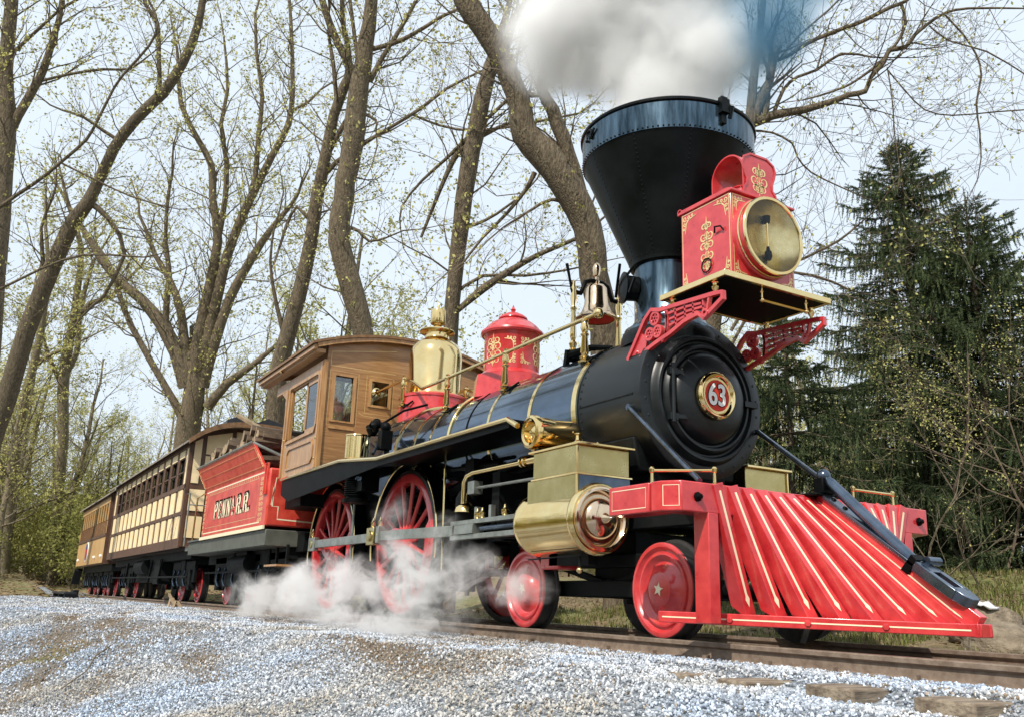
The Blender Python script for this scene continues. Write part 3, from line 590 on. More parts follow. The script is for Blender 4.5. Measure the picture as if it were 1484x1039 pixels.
def post(x,y,z0,z1,s=1,m='brass'):
    h=z1-z0; mb=MB(); mb.lathe((x,y,z0),(0,0,1),[(0,0),(0,.05*s),(.03*h,.055*s),(.06*h,.03*s),(.12*h,.045*s),(.16*h,.022*s),(.22*h,.035*s),(.55*h,.024*s),(.60*h,.036*s),(.63*h,.022*s),(.74*h,.036*s),(.84*h,.026*s),(.88*h,.034*s),(.93*h,.018*s),(.97*h,.022*s),(h,0)],16); return mb
for y in(-.30,.30): lo('bell_post',post(BX,y,2.78,3.60,1.0),'brass',parent=bell)
mb=MB(); mb.box(BX-.07,BX+.07,-.34,-.26,2.70,2.79); mb.box(BX-.07,BX+.07,.26,.34,2.64,2.79); mb.tube([(BX,-.33,2.75),(BX+.3,-.28,2.77),(BX+.55,-.2,2.73)],[.05,.035,.02],8); mb.bar((BX,-.33,2.72),(BX,.33,2.72),.10,.06); mb.bar((BX,-.36,2.80),(BX-.04,-.36,2.62),.05,.05); lo('bell_stand',mb,'black',parent=bell)
# --- sand dome
DX=-3.79
mb=MB(); mb.lathe((DX,0,0),(0,0,1),[(2.56,.47),(2.74,.44),(2.84,.41),(2.86,.42),(2.90,.42),(2.93,.38),(2.96,.345),(3.40,.345),(3.42,.36),(3.44,.36)],8 and 48); sd=lo('sand_dome',mb,'red')
mb=MB(); mb.lathe((DX,0,0),(0,0,1),[(2.60,.50),(2.87,.47),(2.885,.47),(2.895,.40)],8); lo('plinth',mb,'red',parent=sd,smooth=20)
mb=MB(); mb.lathe((DX,0,0),(0,0,1),[(3.42,.35),(3.425,.385),(3.45,.40),(3.475,.395),(3.49,.37),(3.54,.33),(3.60,.26),(3.64,.18),(3.65,.17),(3.66,.185),(3.68,.18),(3.71,.14),(3.74,.08),(3.76,.03),(3.775,.02),(3.79,.035),(3.81,.02),(3.86,0)],48); lo('domed_lid',mb,'red',parent=sd)
mb=MB()
def cylmap(q,r,zc_):
    # ornament laid round the drum: build flat then bend
    out=MB(); scroll_column(out,((0,0,0),(1,0,0),(0,0,1)),.34,.16,.003,4)
    for f in (-1,1): scroll_corner(out,((0,0,0),(1,0,0),(0,0,1)),f*.30,.17,-f,-1,.11); scroll_corner(out,((0,0,0),(1,0,0),(0,0,1)),f*.30,-.17,-f,1,.11)
    for v in out.v:
        a=q+v[0]/r; rr=r+.001+abs(v[1]); yield (DX+rr*cos(a),rr*sin(a),zc_+v[2])
    yield out.f
for q in(-PI*.40,-PI*.40-1.9,-PI*.4+1.9):
    L=list(cylmap(q,.345,3.18)); mb.add(L[:-1],L[-1])
lo('gold_scrollwork',mb,'gold',parent=sd,smooth=0)
# --- steam dome
TX=-6.0
mb=MB(); mb.lathe((TX,0,0),(0,0,1),[(2.5,.52),(2.98,.49),(2.99,.505),(3.02,.505),(3.045,.47),(3.06,.40)],64); lo('steam_dome_base',mb,'red')
mb=MB(); mb.lathe((TX,0,0),(0,0,1),[(3.03,.41),(3.07,.40),(3.10,.385),(3.62,.385),(3.74,.37),(3.83,.32),(3.88,.25),(3.90,.20),(3.93,.18),(4.00,.18),(4.01,.21),(4.02,.255),(4.035,.26),(4.05,.25),(4.06,.20),(4.075,.10),(4.09,.085),(4.12,.06),(4.15,.06),(4.16,.105),(4.17,.11),(4.36,.108),(4.38,.10),(4.385,.02),(4.5,.014),(4.52,0)],64); lo('steam_dome',mb,'brass')
# --- handrail + posts
for sy in(-1,1):
    y=sy*.5
    mb=MB(); mb.tube([(-6.99,y,3.235),(-5.95,y,3.235),(-5.60,y,3.13),(-5.32,y,2.985),(-4.8,y,2.985),(-1.30,y,2.985)],.022,12); mb.sphere((-1.27,y,2.985),.055,14,9); mb.lathe((-6.995,y,3.235),(1,0,0),[(0,0),(0,.075),(.012,.075),(.03,.04),(.05,.03)],20); hr=lo('handrail',mb,'brass')
    for x,z0,z1 in((-5.95,2.83,3.30),(-4.55,2.53,3.04),(-3.07,2.53,3.04),(-1.50,2.53,3.02)): lo('handrail_post',post(x,y,z0,z1,1.25),'brass',parent=hr)
    mb=MB()
    for x in(-5.95,-4.55,-3.07,-1.50):
        z=2.56 if x>-5 else 2.85; mb.tube([(x,y,z),(x+.07,y+sy*-.02,z+.01),(x+.16,y+sy*.0,z-.01),(x+.22,y-sy*.06,z+.05)],[.022,.016,.016,.012],8); mb.tube([(x+.15,y,z),(x+.17,y+sy*.06,z-.06)],.014,6)
    lo('post_clamps',mb,'black',parent=hr)
# --- running boards with brass edge
for sy in(-1,1):
    Y=sy*1.36; yi=sy*.66
    prof=[(-1.32,1.78),(-1.50,1.865),(-4.62,1.87),(-5.95,1.995),(-8.60,2.0)]
    mb=MB()
    for a,b in zip(prof[1:],prof[2:]):
        mb.prism([(a[0],a[1]-.03),(b[0],b[1]-.03),(b[0],b[1]),(a[0],a[1])],((0,Y,0),(1,0,0),(0,0,1)),-abs(Y-yi) if sy<0 else abs(Y-yi))
    mb.prism([(-8.6,1.97),(-5.95,1.965),(-4.62,1.84),(-1.5,1.835),(-1.5,1.78),(-4.6,1.77),(-6.2,1.70),(-8.2,1.62),(-8.6,1.75)],((0,Y-sy*.03,0),(1,0,0),(0,0,1)),.012)
    rbd=lo('running_board',mb,'black')
    mb=MB(); mb.tube([(x,Y-sy*.005,z-.012) for x,z in prof],.027,8); lo('brass_edge',mb,'brass',parent=rbd)
# firebox, ash pan and frames
mb=MB(); mb.box(-7.0,-5.5,-.62,.62,.55,2.2); mb.box(-7.2,-5.4,-.5,.5,.35,.7); lo('firebox',mb,'under',bev=.02)
mb=MB()
for y in(-.55,.55):
    mb.box(-8.8,-1.2,y-.05,y+.05,.98,1.10); mb.box(-8.4,-3.6,y-.05,y+.05,.55,.64); mb.box(-1.2,.8,y-.05,y+.05,.86,1.0)
    for x in(-8.3,-7.15,-6.4,-5.4,-4.5,-3.7): mb.box(x-.06,x+.06,y-.045,y+.045,.6,1.0)
for x in(-8.7,-5.2,-3.5,-1.6,.4): mb.box(x-.08,x+.08,-.5,.5,.9,1.05)
mb.box(-8.8,-8.0,-1.2,1.2,1.55,1.75); mb.box(-9.0,-8.6,-.9,.9,.9,1.2)
lo('main_frame',mb,'under',bev=.01)
# mass of dark pipes, valve gear and hangers behind the rods
mb=MB(); q=random.Random(11)
for i in range(26):
    x=q.uniform(-5.6,-1.7); z=q.uniform(.75,1.75); y=q.choice((-1,1))*q.uniform(.5,.78); L=q.uniform(.3,1.2)
    if q.random()<.5: mb.tube([(x,y,z),(x-L,y,z+q.uniform(-.15,.15))],q.uniform(.012,.03),6)
    else: mb.tube([(x,y,z),(x+q.uniform(-.08,.08),y,z-L*.5)],q.uniform(.012,.03),6)
for y in(-.66,.66):
    mb.box(-3.35,-3.15,y-.15,y+.15,.7,1.75); mb.box(-2.45,-2.30,y-.3,y+.2,.85,1.5)
    mb.lathe((-3.02,y*1.4,1.18),(0,0,1),[(-.20,0),(-.2,.14),(.1,.14),(.18,.10),(.22,.03)],20)
for sy in (-1,1):
    mb.bar((-3.45,sy*.6,1.6),(-4.6,sy*.6,1.35),.05,.08); mb.bar((-2.3,sy*.75,1.2),(-1.7,sy*.75,1.2),.05,.06)
tag(lo('valve_gear',mb,'under'),kind='stuff')
mb=MB()
for i in range(14): mb.lathe((-5.72,-1.18,1.50+i*.028),(0,0,1),[(0,.12),(.008,.155),(.02,.155),(.028,.12)],24)
mb.box(-5.60,-5.38,-1.24,-1.0,1.55,1.86); mb.lathe((-5.72,-1.18,1.42),(0,0,1),[(0,0),(0,.17),(.05,.17),(.06,.12),(.5,.12)],24); lo('air_pump',mb,'black')
mb=MB(); mb.lathe((-5.42,-1.25,1.72),(0,-1,0),[(0,.055),(.03,.05),(.05,.03),(.06,0)],14); mb.sphere((-5.42,-1.30,1.70),.02,8,5); lo('pump_valve',mb,'steel_b')
# brass oil pot and valves on the running board
mb=MB(); mb.lathe((-5.85,-1.16,1.99),(0,0,1),[(0,0),(0,.17),(.02,.175),(.03,.165),(.32,.165),(.33,.175),(.345,.17),(.35,.0)],36); lo('oil_reservoir',mb,'brass')
mb=MB(); mb.lathe((-5.75,-1.0,2.34),(0,0,1),[(0,.05),(.08,.09),(.13,.05),(.2,.03)],14); mb.tube([(-5.75,-1.0,2.42),(-5.5,-.98,2.46),(-5.35,-.95,2.3),(-5.32,-.95,2.0)],.035,8); mb.lathe((-5.55,-1.02,2.44),(0,-1,0),[(0,.08),(.04,.085),(.06,.05),(.1,.03)],14); mb.tube([(-5.5,-.98,2.46),(-5.2,-.8,2.62),(-4.9,-.6,2.68)],.016,6); mb.box(-5.42,-5.28,-1.05,-.9,2.1,2.35); mb.sphere((-5.35,-.97,2.40),.07); mb.sphere((-5.62,-1.0,2.50),.06); mb.tube([(-5.62,-1.0,2.5),(-6.0,-.98,2.5)],.025,8); lo('lubricator_valves',mb,'black')
# --- air reservoir shaped like a horizontal brass drum under the board end
for sy in(-1,1):
    mb=MB(); mb.lathe((-1.28,sy*1.25,1.72),(0,-sy,0),[(0,.10),(-.01,.125),(.0,.15),(.02,.158),(.05,.158),(.06,.148),(.42,.148),(.48,.13),(.52,.08),(.53,0)],48); mb.lathe((-1.28,sy*1.25,1.72),(0,-sy,0),[(0,.10),(.05,.09),(.02,.03),(.0,0)],32); lo('brass_drum',mb,'brass')
# --- cylinders and steam chests
for sy in(-1,1):
    c=(-.55,sy*1.0,.915); F=lambda p:p
    mb=MB(); mb.lathe(c,(-1,0,0),[(-.02,.22),(-.03,.25),(-.03,.285),(-.01,.30),(.02,.305),(.05,.295),(.07,.277),(.84,.277),(.86,.285),(.90,.287),(.94,.27),(.96,.22),(.96,0)],64); cyl=lo('cylinder',mb,'brass')
    mb=MB(); mb.lathe(c,(1,0,0),[(.02,.26),(.045,.255),(.05,.235),(.02,.21),(.0,.20),(.0,.175),(.03,.165),(.05,.15),(.07,.12),(.085,.08),(.09,.045),(.12,.03),(.14,.018),(.17,.008),(.18,0)],64); mb.lathe(c,(1,0,0),[(.02,.27),(.05,.262),(.055,.245)],64); lo('cylinder_head',mb,'bell',parent=cyl)
    y0,y1=sy*.68,sy*1.225
    mb=MB(); mb.box(-1.24,-.56,y0,y1,1.285,1.515); ch=lo('steam_chest',mb,'brass_d',bev=.006)
    mb=MB(); mb.box(-1.30,-.50,sy*.66,y1+sy*.02,1.515,1.535); mb.box(-1.26,-.54,sy*.66,y1+sy*.012,1.268,1.286); mb.bar((-.553,y1,1.29),(-.553,y1,1.51),.018,.018,(0,1,0)); mb.bar((-.553,y1+sy*.004,1.0),(-.553,y1+sy*.004,1.27),.018,.018,(0,1,0)); lo('chest_moulding',mb,'brass',parent=ch,bev=.003)
    mb=MB(); mb.box(-1.32,-.558,y0,y1+sy*.002,.95,1.268); lo('chest_skirt',mb,'brass_d',parent=ch)
    mb=MB(); mb.box(-.558,-.552,sy*.68,y1-sy*.02,1.02,1.268); lo('chest_end_panel',mb,'steel_b',parent=ch)
    mb=MB(); mb.lathe((-.95,sy*.95,1.535),(0,0,1),[(0,.05),(.02,.05),(.03,.03),(.06,.045),(.08,.045),(.10,.02),(.14,.015),(.15,.03),(.16,.03),(.17,0)],18); mb.bar((-.95,sy*.95-.05,1.70),(-.95,sy*.95+.05,1.70),.016,.016); mb.lathe((-.85,sy*.8,1.535),(0,0,1),[(0,.03),(.06,.03),(.08,.015),(.09,0)],12); lo('oil_cup',mb,'brass',parent=ch)
    # pipe running back from the chest
    mb=MB(); mb.tube([(-1.24,sy*1.10,1.49),(-1.5,sy*1.10,1.50),(-2.60,sy*1.10,1.505),(-2.74,sy*1.10,1.485),(-2.80,sy*1.10,1.42),(-2.805,sy*1.10,1.20)],.026,10)
    for x in(-1.56,-1.62): mb.lathe((x,sy*1.10,1.50),(1,0,0),[(-.012,0),(-.012,.055),(.012,.055),(.012,0)],18)
    mb.tube([(-1.55,sy*1.10,1.50),(-1.3,sy*1.10,1.50)],.04,12); lo('oil_pipe',mb,'brass')
    mb=MB(); mb.lathe((-2.9,sy*1.02,1.12),(0,0,1),[(.0,.12),(.05,.11),(.09,.075),(.12,.03),(.16,.028),(.17,.04),(.2,.04),(.21,.0)],24); lo('pump_dome',mb,'brass')
    mb=MB(); mb.tube([(-1.26,sy*1.05,1.335),(-2.62,sy*1.05,1.35)],.016,8); mb.box(-2.72,-2.58,sy*1.0,sy*1.1,1.29,1.42); lo('valve_rod',mb,'steel')
    # guides and crosshead
    mb=MB(); mb.box(-3.08,-1.45,sy*1.02,sy*1.10,.985,1.03); mb.box(-3.08,-1.45,sy*1.02,sy*1.10,.835,.885); mb.box(-3.10,-3.02,sy*1.01,sy*1.11,.885,.985); gd=lo('guide_bars',mb,'steel',bev=.004)
    mb=MB(); mb.box(-2.95,-2.55,sy*.98,sy*1.12,.888,.982); lo('crosshead',mb,'steel',bev=.004,parent=gd)
    mb=MB(); mb.tube([(-2.5,sy*1.05,.935),(-1.4,sy*1.05,.935)],.028,10); lo('piston_rod',mb,'steel_b',parent=gd)
    mb=MB()
    for x in(-2.55,-2.45,-2.0): mb.lathe((x,sy*1.06,1.03),(0,0,1),[(0,.02),(.02,.035),(.06,.035),(.08,.015),(.11,.012),(.12,0)],14)
    lo('oil_cup',mb,'brass',parent=gd)
    mb=MB()
    for x in(-2.62,-2.32): mb.box(x-.025,x+.025,sy*1.0,sy*1.05,1.03,1.16)
    lo('guide_hanger',mb,'steel',parent=gd)
    # drain cocks below the cylinder
    mb=MB(); mb.tube([(-1.45,sy*1.12,.60),(-.62,sy*1.12,.62)],.007,6); mb.tube([(-.68,sy*1.1,.62),(-.68,sy*1.1,.52)],.012,6); mb.box(-1.3,-.7,sy*.9,sy*1.0,.55,.66); lo('drain_rod',mb,'under')
    mb=MB(); mb.sphere((-.68,sy*1.1,.50),.028,10,6); lo('drain_cock',mb,'brass')
    mb=MB(); mb.box(-1.45,-1.15,sy*.75,sy*1.0,.52,.68); lo('red_bracket',mb,'red',bev=.02)
# --- wheels
def truck_wheel_meshes():
    f=MB(); f.lathe((0,0,0),(0,-1,0),[(.100,0),(.100,.115),(.095,.13),(.070,.145),(.045,.17),(.030,.215),(.040,.235),(.060,.25),(.070,.262),(.068,.275),(.052,.285),(.050,.300),(.060,.312),(.078,.322),(.080,.345),(.074,.356),(.060,.357)],64)
    t=MB(); t.lathe((0,0,0),(0,-1,0),[(.064,.356),(.060,.360),(-.045,.362),(-.052,.385),(-.072,.388),(-.078,.370),(-.078,.0)],64)
    s=MB(); pts=[]
    for k in range(10): r=.055 if k%2==0 else .023; a=PI/2+k*PI/5; pts.append((r*cos(a),r*sin(a)))
    s.prism(pts,((0,-.1015,0),(1,0,0),(0,0,1)),.006)
    b=MB(); b.lathe((0,0,0),(0,-1,0),[(0,0),(.0,.06),(.1005,.0)],5)
    for v in range(0): pass
    return f.mesh('truck_wheel',M['red']),t.mesh('tyre',M['tread']),s.mesh('star',M['cream'],0)
fw_,tw_,stw_=truck_wheel_meshes()
wheel_group='small red truck wheels'
for x in(0,-2.013):
    for sy in(-1,1):
        rz=0 if sy<0 else PI
        o=ob('truck_wheel',fw_,LO,(x,sy*.735,.36),rot=(0,0,rz)); WP[o.name]=Vector((x,sy*.735,.36))
        t=bpy.data.objects.new('tyre',tw_);C.objects.link(t);t.parent=o
        t=bpy.data.objects.new('star',stw_);C.objects.link(t);t.parent=o; t.rotation_euler=(0,R(12) if x==0 else R(40),0)
    mb=MB(); mb.tube([(x,-.7,.36),(x,.7,.36)],.06,12); lo('truck_axle',mb,'under')
mb=MB()
for sy in(-1,1):
    mb.box(-2.35,.35,sy*.50,sy*.60,.30,.44); mb.box(-2.3,.3,sy*.50,sy*.58,.55,.66)
    for x in(-2.013,0): mb.box(x-.12,x+.12,sy*.5,sy*.62,.25,.62)
    mb.bar((-1.9,sy*.55,.60),(-1.0,sy*.55,.40),.05,.06); mb.bar((-.1,sy*.55,.60),(-1.0,sy*.55,.40),.05,.06)
mb.box(-1.3,-.7,-.5,.5,.45,.85); lo('truck_frame',mb,'under',bev=.01)
def driver():
    out={}
    rim=MB(); rim.lathe((0,0,0),(0,-1,0),[(.05,.74),(.075,.745),(.08,.76),(.08,.845),(.072,.856),(-.03,.856),(-.03,.74)],72,closed=True); out['rim']=rim.mesh('driving_wheel',M['red'])
    ty=MB(); ty.lathe((0,0,0),(0,-1,0),[(.07,.855),(.066,.898),(.06,.902),(-.045,.905),(-.055,.925),(-.075,.93),(-.08,.91),(-.08,.85)],72); out['tyre']=ty.mesh('tyre',M['tread'])
    sp=MB(); sp.tube([(.1,-.03,0),(.42,-.028,0),(.76,-.03,0)],[.036,.025,.032],8); out['spoke']=sp.mesh('spoke',M['red'])
    hb=MB(); hb.lathe((0,0,0),(0,-1,0),[(-.06,0),(-.06,.15),(.08,.15),(.10,.13),(.11,.10),(.13,.095),(.13,0)],28)
    hb.prism([(-.36,-.09),(-.25,-.13),(0,-.17),(.12,-.12),(.12,.12),(0,.17),(-.25,.13),(-.36,.09)],((0,.02,0),(1,0,0),(0,0,1)),.12); out['hub']=hb.mesh('hub',M['red'])
    cw=MB(); cw.prism([(.745*cos(a),.745*sin(a)) for a in np.linspace(-.62,.62,12)]+[(.60*cos(a),.60*sin(a)) for a in np.linspace(.5,-.5,8)],((0,.02,0),(1,0,0),(0,0,1)),.08); out['counterweight']=cw.mesh('counterweight',M['red'])
    return out
DM=driver(); pinoff=(-.27,.075)
for x in(-4.92,-7.535):
    for sy in(-1,1):
        rz=0 if sy<0 else PI
        o=ob('driving_wheel',DM['rim'],LO,(x,sy*.745,.90),rot=(0,R(15) if sy<0 else R(100),rz))
        for nm in('tyre','hub','counterweight'): c_=bpy.data.objects.new(nm,DM[nm]);C.objects.link(c_);c_.parent=o
        for k in range(15): c_=bpy.data.objects.new('spoke',DM['spoke']);C.objects.link(c_);c_.parent=o; c_.rotation_euler=(0,2*PI*k/15,0)
        # splasher: black ring band with brass lip
        if True:
            Y=sy*.84; mb=MB(); A=[(x+.985*cos(a),.9+.985*sin(a)) for a in np.linspace(R(-12),R(192),40)]
            mb.ribbon(A,.02,((0,Y+.0,0),(1,0,0),(0,0,1)),-.2*sy*-1 if sy<0 else -.2)
            sp_=lo('splasher',mb,'black',smooth=60)
            mb=MB(); mb.tube([(a,Y,b) for a,b in A],.013,6); lo('brass_lip',mb,'brass',parent=sp_)
    mb=MB(); mb.tube([(x,-.75,.9),(x,.75,.9)],.09,14); lo('driving_axle',mb,'under')
for sy in(-1,1):
    Y=sy*1.0; px1,pz=-4.92+pinoff[0],.90+pinoff[1]; px2=-7.535+pinoff[0]
    mb=MB(); mb.bar((px1,Y,pz),(px2,Y,pz),.045,.115); mb.box(px2-.13,px2+.13,Y-.04,Y+.04,pz-.10,pz+.10); mb.box(px1-.13,px1+.13,Y-.04,Y+.04,pz-.10,pz+.10); sr=lo('side_rod',mb,'steel',bev=.006)
    Y2=sy*1.085; mb=MB(); mb.bar((px1,Y2,pz),(-2.98,sy*1.06,.935),.045,.115); mb.box(px1+.12,px1+.2,Y2-.045,Y2+.045,pz-.09,pz+.115); mr_=lo('main_rod',mb,'steel',bev=.006)
    mb=MB(); mb.box(px1-.15,px1+.08,Y2-.06,Y2+.06,pz-.11,pz+.11); lo('rod_strap',mb,'brass_d',parent=mr_,bev=.01)
    mb=MB(); mb.lathe((px1-.03,Y2,pz),(0,sy,0),[(-.35,.05),(.06,.07),(.08,.065),(.085,0)],20); mb.lathe((px2,Y,pz),(0,sy,0),[(-.25,.05),(.05,.06),(.055,0)],20); lo('crank_pin',mb,'brass_d')
    mb=MB()
    for x,y in((px1-.08,Y2),(px1+.16,Y2),(px2-.06,Y)): mb.lathe((x,y,pz+.11),(0,0,1),[(0,.02),(.02,.03),(.07,.032),(.09,.014),(.12,.01),(.13,0)],12)
    lo('oil_cup',mb,'brass')
for sy in (-1,1):
    mb=MB(); mb.tube([(-3.72,sy*.86,.55),(-3.76,sy*.86,1.84)],.014,8); lo('brass_stay',mb,'brass')
    mb=MB(); mb.tube([(-6.35,sy*.95,.5),(-6.35,sy*.95,1.5)],.02,8); lo('steel_stay',mb,'steel')
# --- pilot beam
for_c=[(-1.42,.36),(-1.42,.70),(-1.33,.85),(1.30,.85),(1.40,.70),(1.40,.36),(1.22,.36),(1.22,.66),(-1.24,.66),(-1.24,.36)]
mb=MB()
z0,z1=.865,1.072
for seg in ([(-1.33,.85),(1.30,.85),(1.38,.72),(1.38,.62),(-1.41,.62),(-1.41,.72)],[(-1.40,.12),(-1.40,.585),(-1.2,.585),(-1.2,.12)],[(1.38,.12),(1.38,.585),(1.2,.585),(1.2,.12)]):
    mb.prism([(a,b) for a,b in seg],((0,0,z0),(0,1,0),(1,0,0)),-(z1-z0))
beam=lo('pilot_beam',mb,'red',bev=.008)
mb=MB(); mb.box(.12,.62,-1.36,-1.22,.88,1.05); mb.box(.12,.62,1.22,1.36,.88,1.05); lo('beam_core',mb,'red',parent=beam)
mb=MB()
for y in(-1.19,1.19): mb.lathe((.85,y,.968),(1,0,0),[(0,0),(0,.034),(.012,.034),(.02,.02),(.04,.018),(.045,0)],8)
lo('beam_bolt',mb,'black',parent=beam)
def rectline(mb,P,x0,x1,y0,y1,w=.006,t=.0015): mb.ribbon([(x0,y0),(x1,y0),(x1,y1),(x0,y1),(x0,y0)],w,P,t)
mb=MB(); rectline(mb,((0,-1.4005,0),(1,0,0),(0,0,1)),.16,.55,.90,1.04)
dd=Vector((.13,.08,0)).normalized(); rectline(mb,((.72,-1.4105,0),tuple(dd),(0,0,1)),.02,.135,.90,1.04)
lo('pinstripe',mb,'cream',parent=beam,smooth=0)
mb=MB(); mb.box(.845,.8515,-1.30,1.28,1.058,1.0705); lo('beam_top_line',mb,'cream',parent=beam) if False else None
for sy,ya,yb in((-1,-1.20,-.86),(1,.52,.98)):
    mb=MB(); a,b=(.55,-1.32) if sy<0 else (.72,.52),0
    p0,p1=((.50,-1.30),(.80,-.98)) if sy<0 else ((.78,.50),(.78,.98))
    for p in(p0,p1): mb.lathe((p[0],p[1],1.072),(0,0,1),[(0,.022),(.01,.022),(.02,.011),(.085,.010),(.09,.018),(.115,.022),(.13,.012),(.135,0)],12)
    mb.tube([(p0[0],p0[1],1.175),(p1[0],p1[1],1.175)],.011,10); lo('beam_handrail',mb,'brass',parent=beam)
# pilot
PT=(2.085,-.02); 
pil=None
def vrail(sy):
    A=Vector((.326,sy*1.10,.165)); B=Vector((2.085,sy*.03,.150)); return A,B
mb=MB()
for sy in(-1,1):
    A,B=vrail(sy); mb.bar(A,B,.06,.078)
mb.box(2.03,2.09,-.075,.075,.108,.192)
pil=lo('pilot',mb,'red',bev=.006)
mb=MB()
for sy in(-1,1):
    A,B=vrail(sy); d=(B-A).normalized(); n=Vector((d.y*-sy*-1,-d.x*-sy*-1,0)); n=Vector((0,0,1)).cross(d)*(-1 if sy<0 else 1); L=(B-A).length
    if n.y*sy<0: n=-n
    for a,b in((.03,.50),(.53,1.02),(1.05,1.50),(1.53,2.0)):
        p=A+d*a+n*.0312;q=A+d*b+n*.0312; mb.bar(p,q,.002,.009)
lo('pinstripe',mb,'cream',parent=pil)
mb=MB()
for sy in(-1,1):
    A,B=vrail(sy); d=(B-A).normalized(); n=Vector((0,0,1)).cross(d)
    if n.y*sy<0: n=-n
    for a in(.515,1.035,1.515): p=A+d*a; mb.lathe(p+n*.03,n,[(0,.022),(.012,.022),(.016,0)],6)
    for x,z in ((.70,.255),(.82,.255)): mb.sphere((x,sy*1.075,z),.010,6,4)
lo('rail_bolt',mb,'red',parent=pil)
# posts behind
for sy in(-1,1):
    mb=MB(); mb.box(.70,.85,sy*1.00,sy*1.095,.13,.87); lo('pilot_post',mb,'red',parent=pil,bev=.006)
tops=[-1.049,-.908,-.766,-.624,-.482,-.341,-.200,-.075]
bots=[(.861,-.781),(1.041,-.675),(1.216,-.572),(1.392,-.468),(1.563,-.367),(1.735,-.265),(1.890,-.172),(2.010,-.095)]
def slat(T,B,sy,w=.094,dep=.125):
    T=Vector((.862,sy*T,1.052)); B=Vector((B[0],sy*B[1],.19)); T.y*=-1;B.y*=-1
    s=(T-B).normalized(); n=(Vector((1,0,0))-s*s.x).normalized(); side=n.cross(s)   # across
    if side.y*sy<0: side=-side      # towards outer side
    # crest edge runs T..B; face B (front) lies inward from the crest
    T=T+s*.0; v=[]
    for P,k_ in((B-s*.022,.085),(T+s*.01,0)):
        v+= [P,P-side*w,P-side*w-n*dep+s*k_,P-n*dep+s*k_]
    mb=MB(); v=[tuple(q) for q in v]; mb.add(v,[(0,1,2,3),(7,6,5,4),(0,4,5,1),(1,5,6,2),(2,6,7,3),(3,7,4,0)])
    c=-side*w*.5+n*.0008; st=MB(); a=B+s*.05+c; b=T-s*.04+c
    def strip(p,q,ww,pt=0):
        st.obox(p,q,side*ww/2,n*.0012)
    strip(a+s*.07,b,.018)  # real cream line, widened to paint in the highlight on the slat face
    # diamond near the foot
    dcen=a+s*.05; o=len(st.v); st.add([tuple(dcen+s*.055+n*.002),tuple(dcen+side*.020+n*.002),tuple(dcen-s*.055+n*.002),tuple(dcen-side*.020+n*.002)],[(0,1,2,3)])
    return mb,st
for sy in(-1,1):
    for t,b in zip(tops,bots):
        mb,st=slat(-t*1,(b[0],-b[1]),sy) if False else slat(t*-1*-1,(b[0],b[1]),sy)
        o=lo('slat',mb,'red',parent=pil,bev=.004,smooth=0)
        lo('slat_stripe',st,'cream',parent=pil,smooth=0)
# centre ridge slat with bolted steel base plate and coupler bar
T=Vector((.87,0,1.05));B=Vector((2.06,0,.19)); s=(T-B).normalized(); n=Vector((-s.z,0,s.x)); n=n if n.x>0 else -n
mb=MB(); mb.obox(B,T,Vector((0,.035,0)),n*.05); lo('ridge_slat',mb,'red',parent=pil,bev=.006)
mb=MB(); mb.obox(T+n*.055-s*.05,T+n*.055-s*.98,Vector((0,.055,0)),n*.012); cb=lo('coupler_base_plate',mb,'steel_b',bev=.004)
mb=MB(); 
for k in(.12,.24): mb.lathe(tuple(T+n*.067-s*k),tuple(n),[(0,.02),(.012,.02),(.014,0)],8)
mb.box(.80,.96,-.13,.13,1.062,1.085); mb.box(.88,.97,-.065,.065,1.08,1.20); lo('hinge_block',mb,'black',parent=cb,bev=.01)
H=Vector((.955,0,1.19)); K=Vector((1.655,0,.55)); E_=Vector((2.03,0,.30)); dv=(K-H).normalized(); nb=Vector((-dv.z,0,dv.x)); nb=nb if nb.z>0 else -nb
mb=MB(); mb.tube([H-dv*.05,H+dv*.05,K,K+dv*.02],[.02,.042,.046,.05],14); mb.sphere(H-dv*.04,.055,12,8); cbar=lo('coupler_bar',mb,'steel_b')
mb=MB(); mb.obox(K+dv*-.02-nb*.12,K+dv*.05-nb*.10,Vector((0,.05,0)),dv*.03); mb.obox(K-nb*.14+dv*-.02,K+nb*.05+dv*-.02,Vector((0,.055,0)),dv*.03); lo('clamp',mb,'black',parent=cbar,bev=.004)
mb=MB(); mb.tube([K+Vector((.05,.03,.03)),K+Vector((.05,.16,.03))],.03,12); lo('clamp_pin',mb,'steel_b',parent=cbar)
# slotted tongue plate (two cheeks and ends around a slot)
d2=(E_-K).normalized(); n2=Vector((-d2.z,0,d2.x)); n2=n2 if n2.z>0 else -n2; mb=MB(); P=(tuple(K-n2*.03),tuple(d2),(0,1,0)); L2=(E_-K).length
for yy in(-.062,.062): mb.ribbon([(0.02,yy*.8),(.16,yy),(L2-.10,yy)],.04,P,.07)
mb.ribbon([(0,0),(.14,0)],[.10,.16],P,.07); mb.prism([(L2-.14,-.082),(L2-.03,-.06),(L2,-.03),(L2,.03),(L2-.03,.06),(L2-.14,.082)],P,.07); lo('slotted_tongue',mb,'steel_b',parent=cbar,bev=.004)
# smokebox braces
mb=MB(); mb.tube([(-.53,-.70,1.894),(.80,-1.12,1.09)],.021,10); mb.lathe((-.54,-.66,1.90),(0,-1,0),[(0,0),(0,.035),(.05,.03),(.055,0)],10); lo('smokebox_brace',mb,'steel_b')
mb=MB(); mb.tube([(-.42,.69,1.85),(.90,.06,1.17)],.024,10); lo('smokebox_brace',mb,'steel_b')
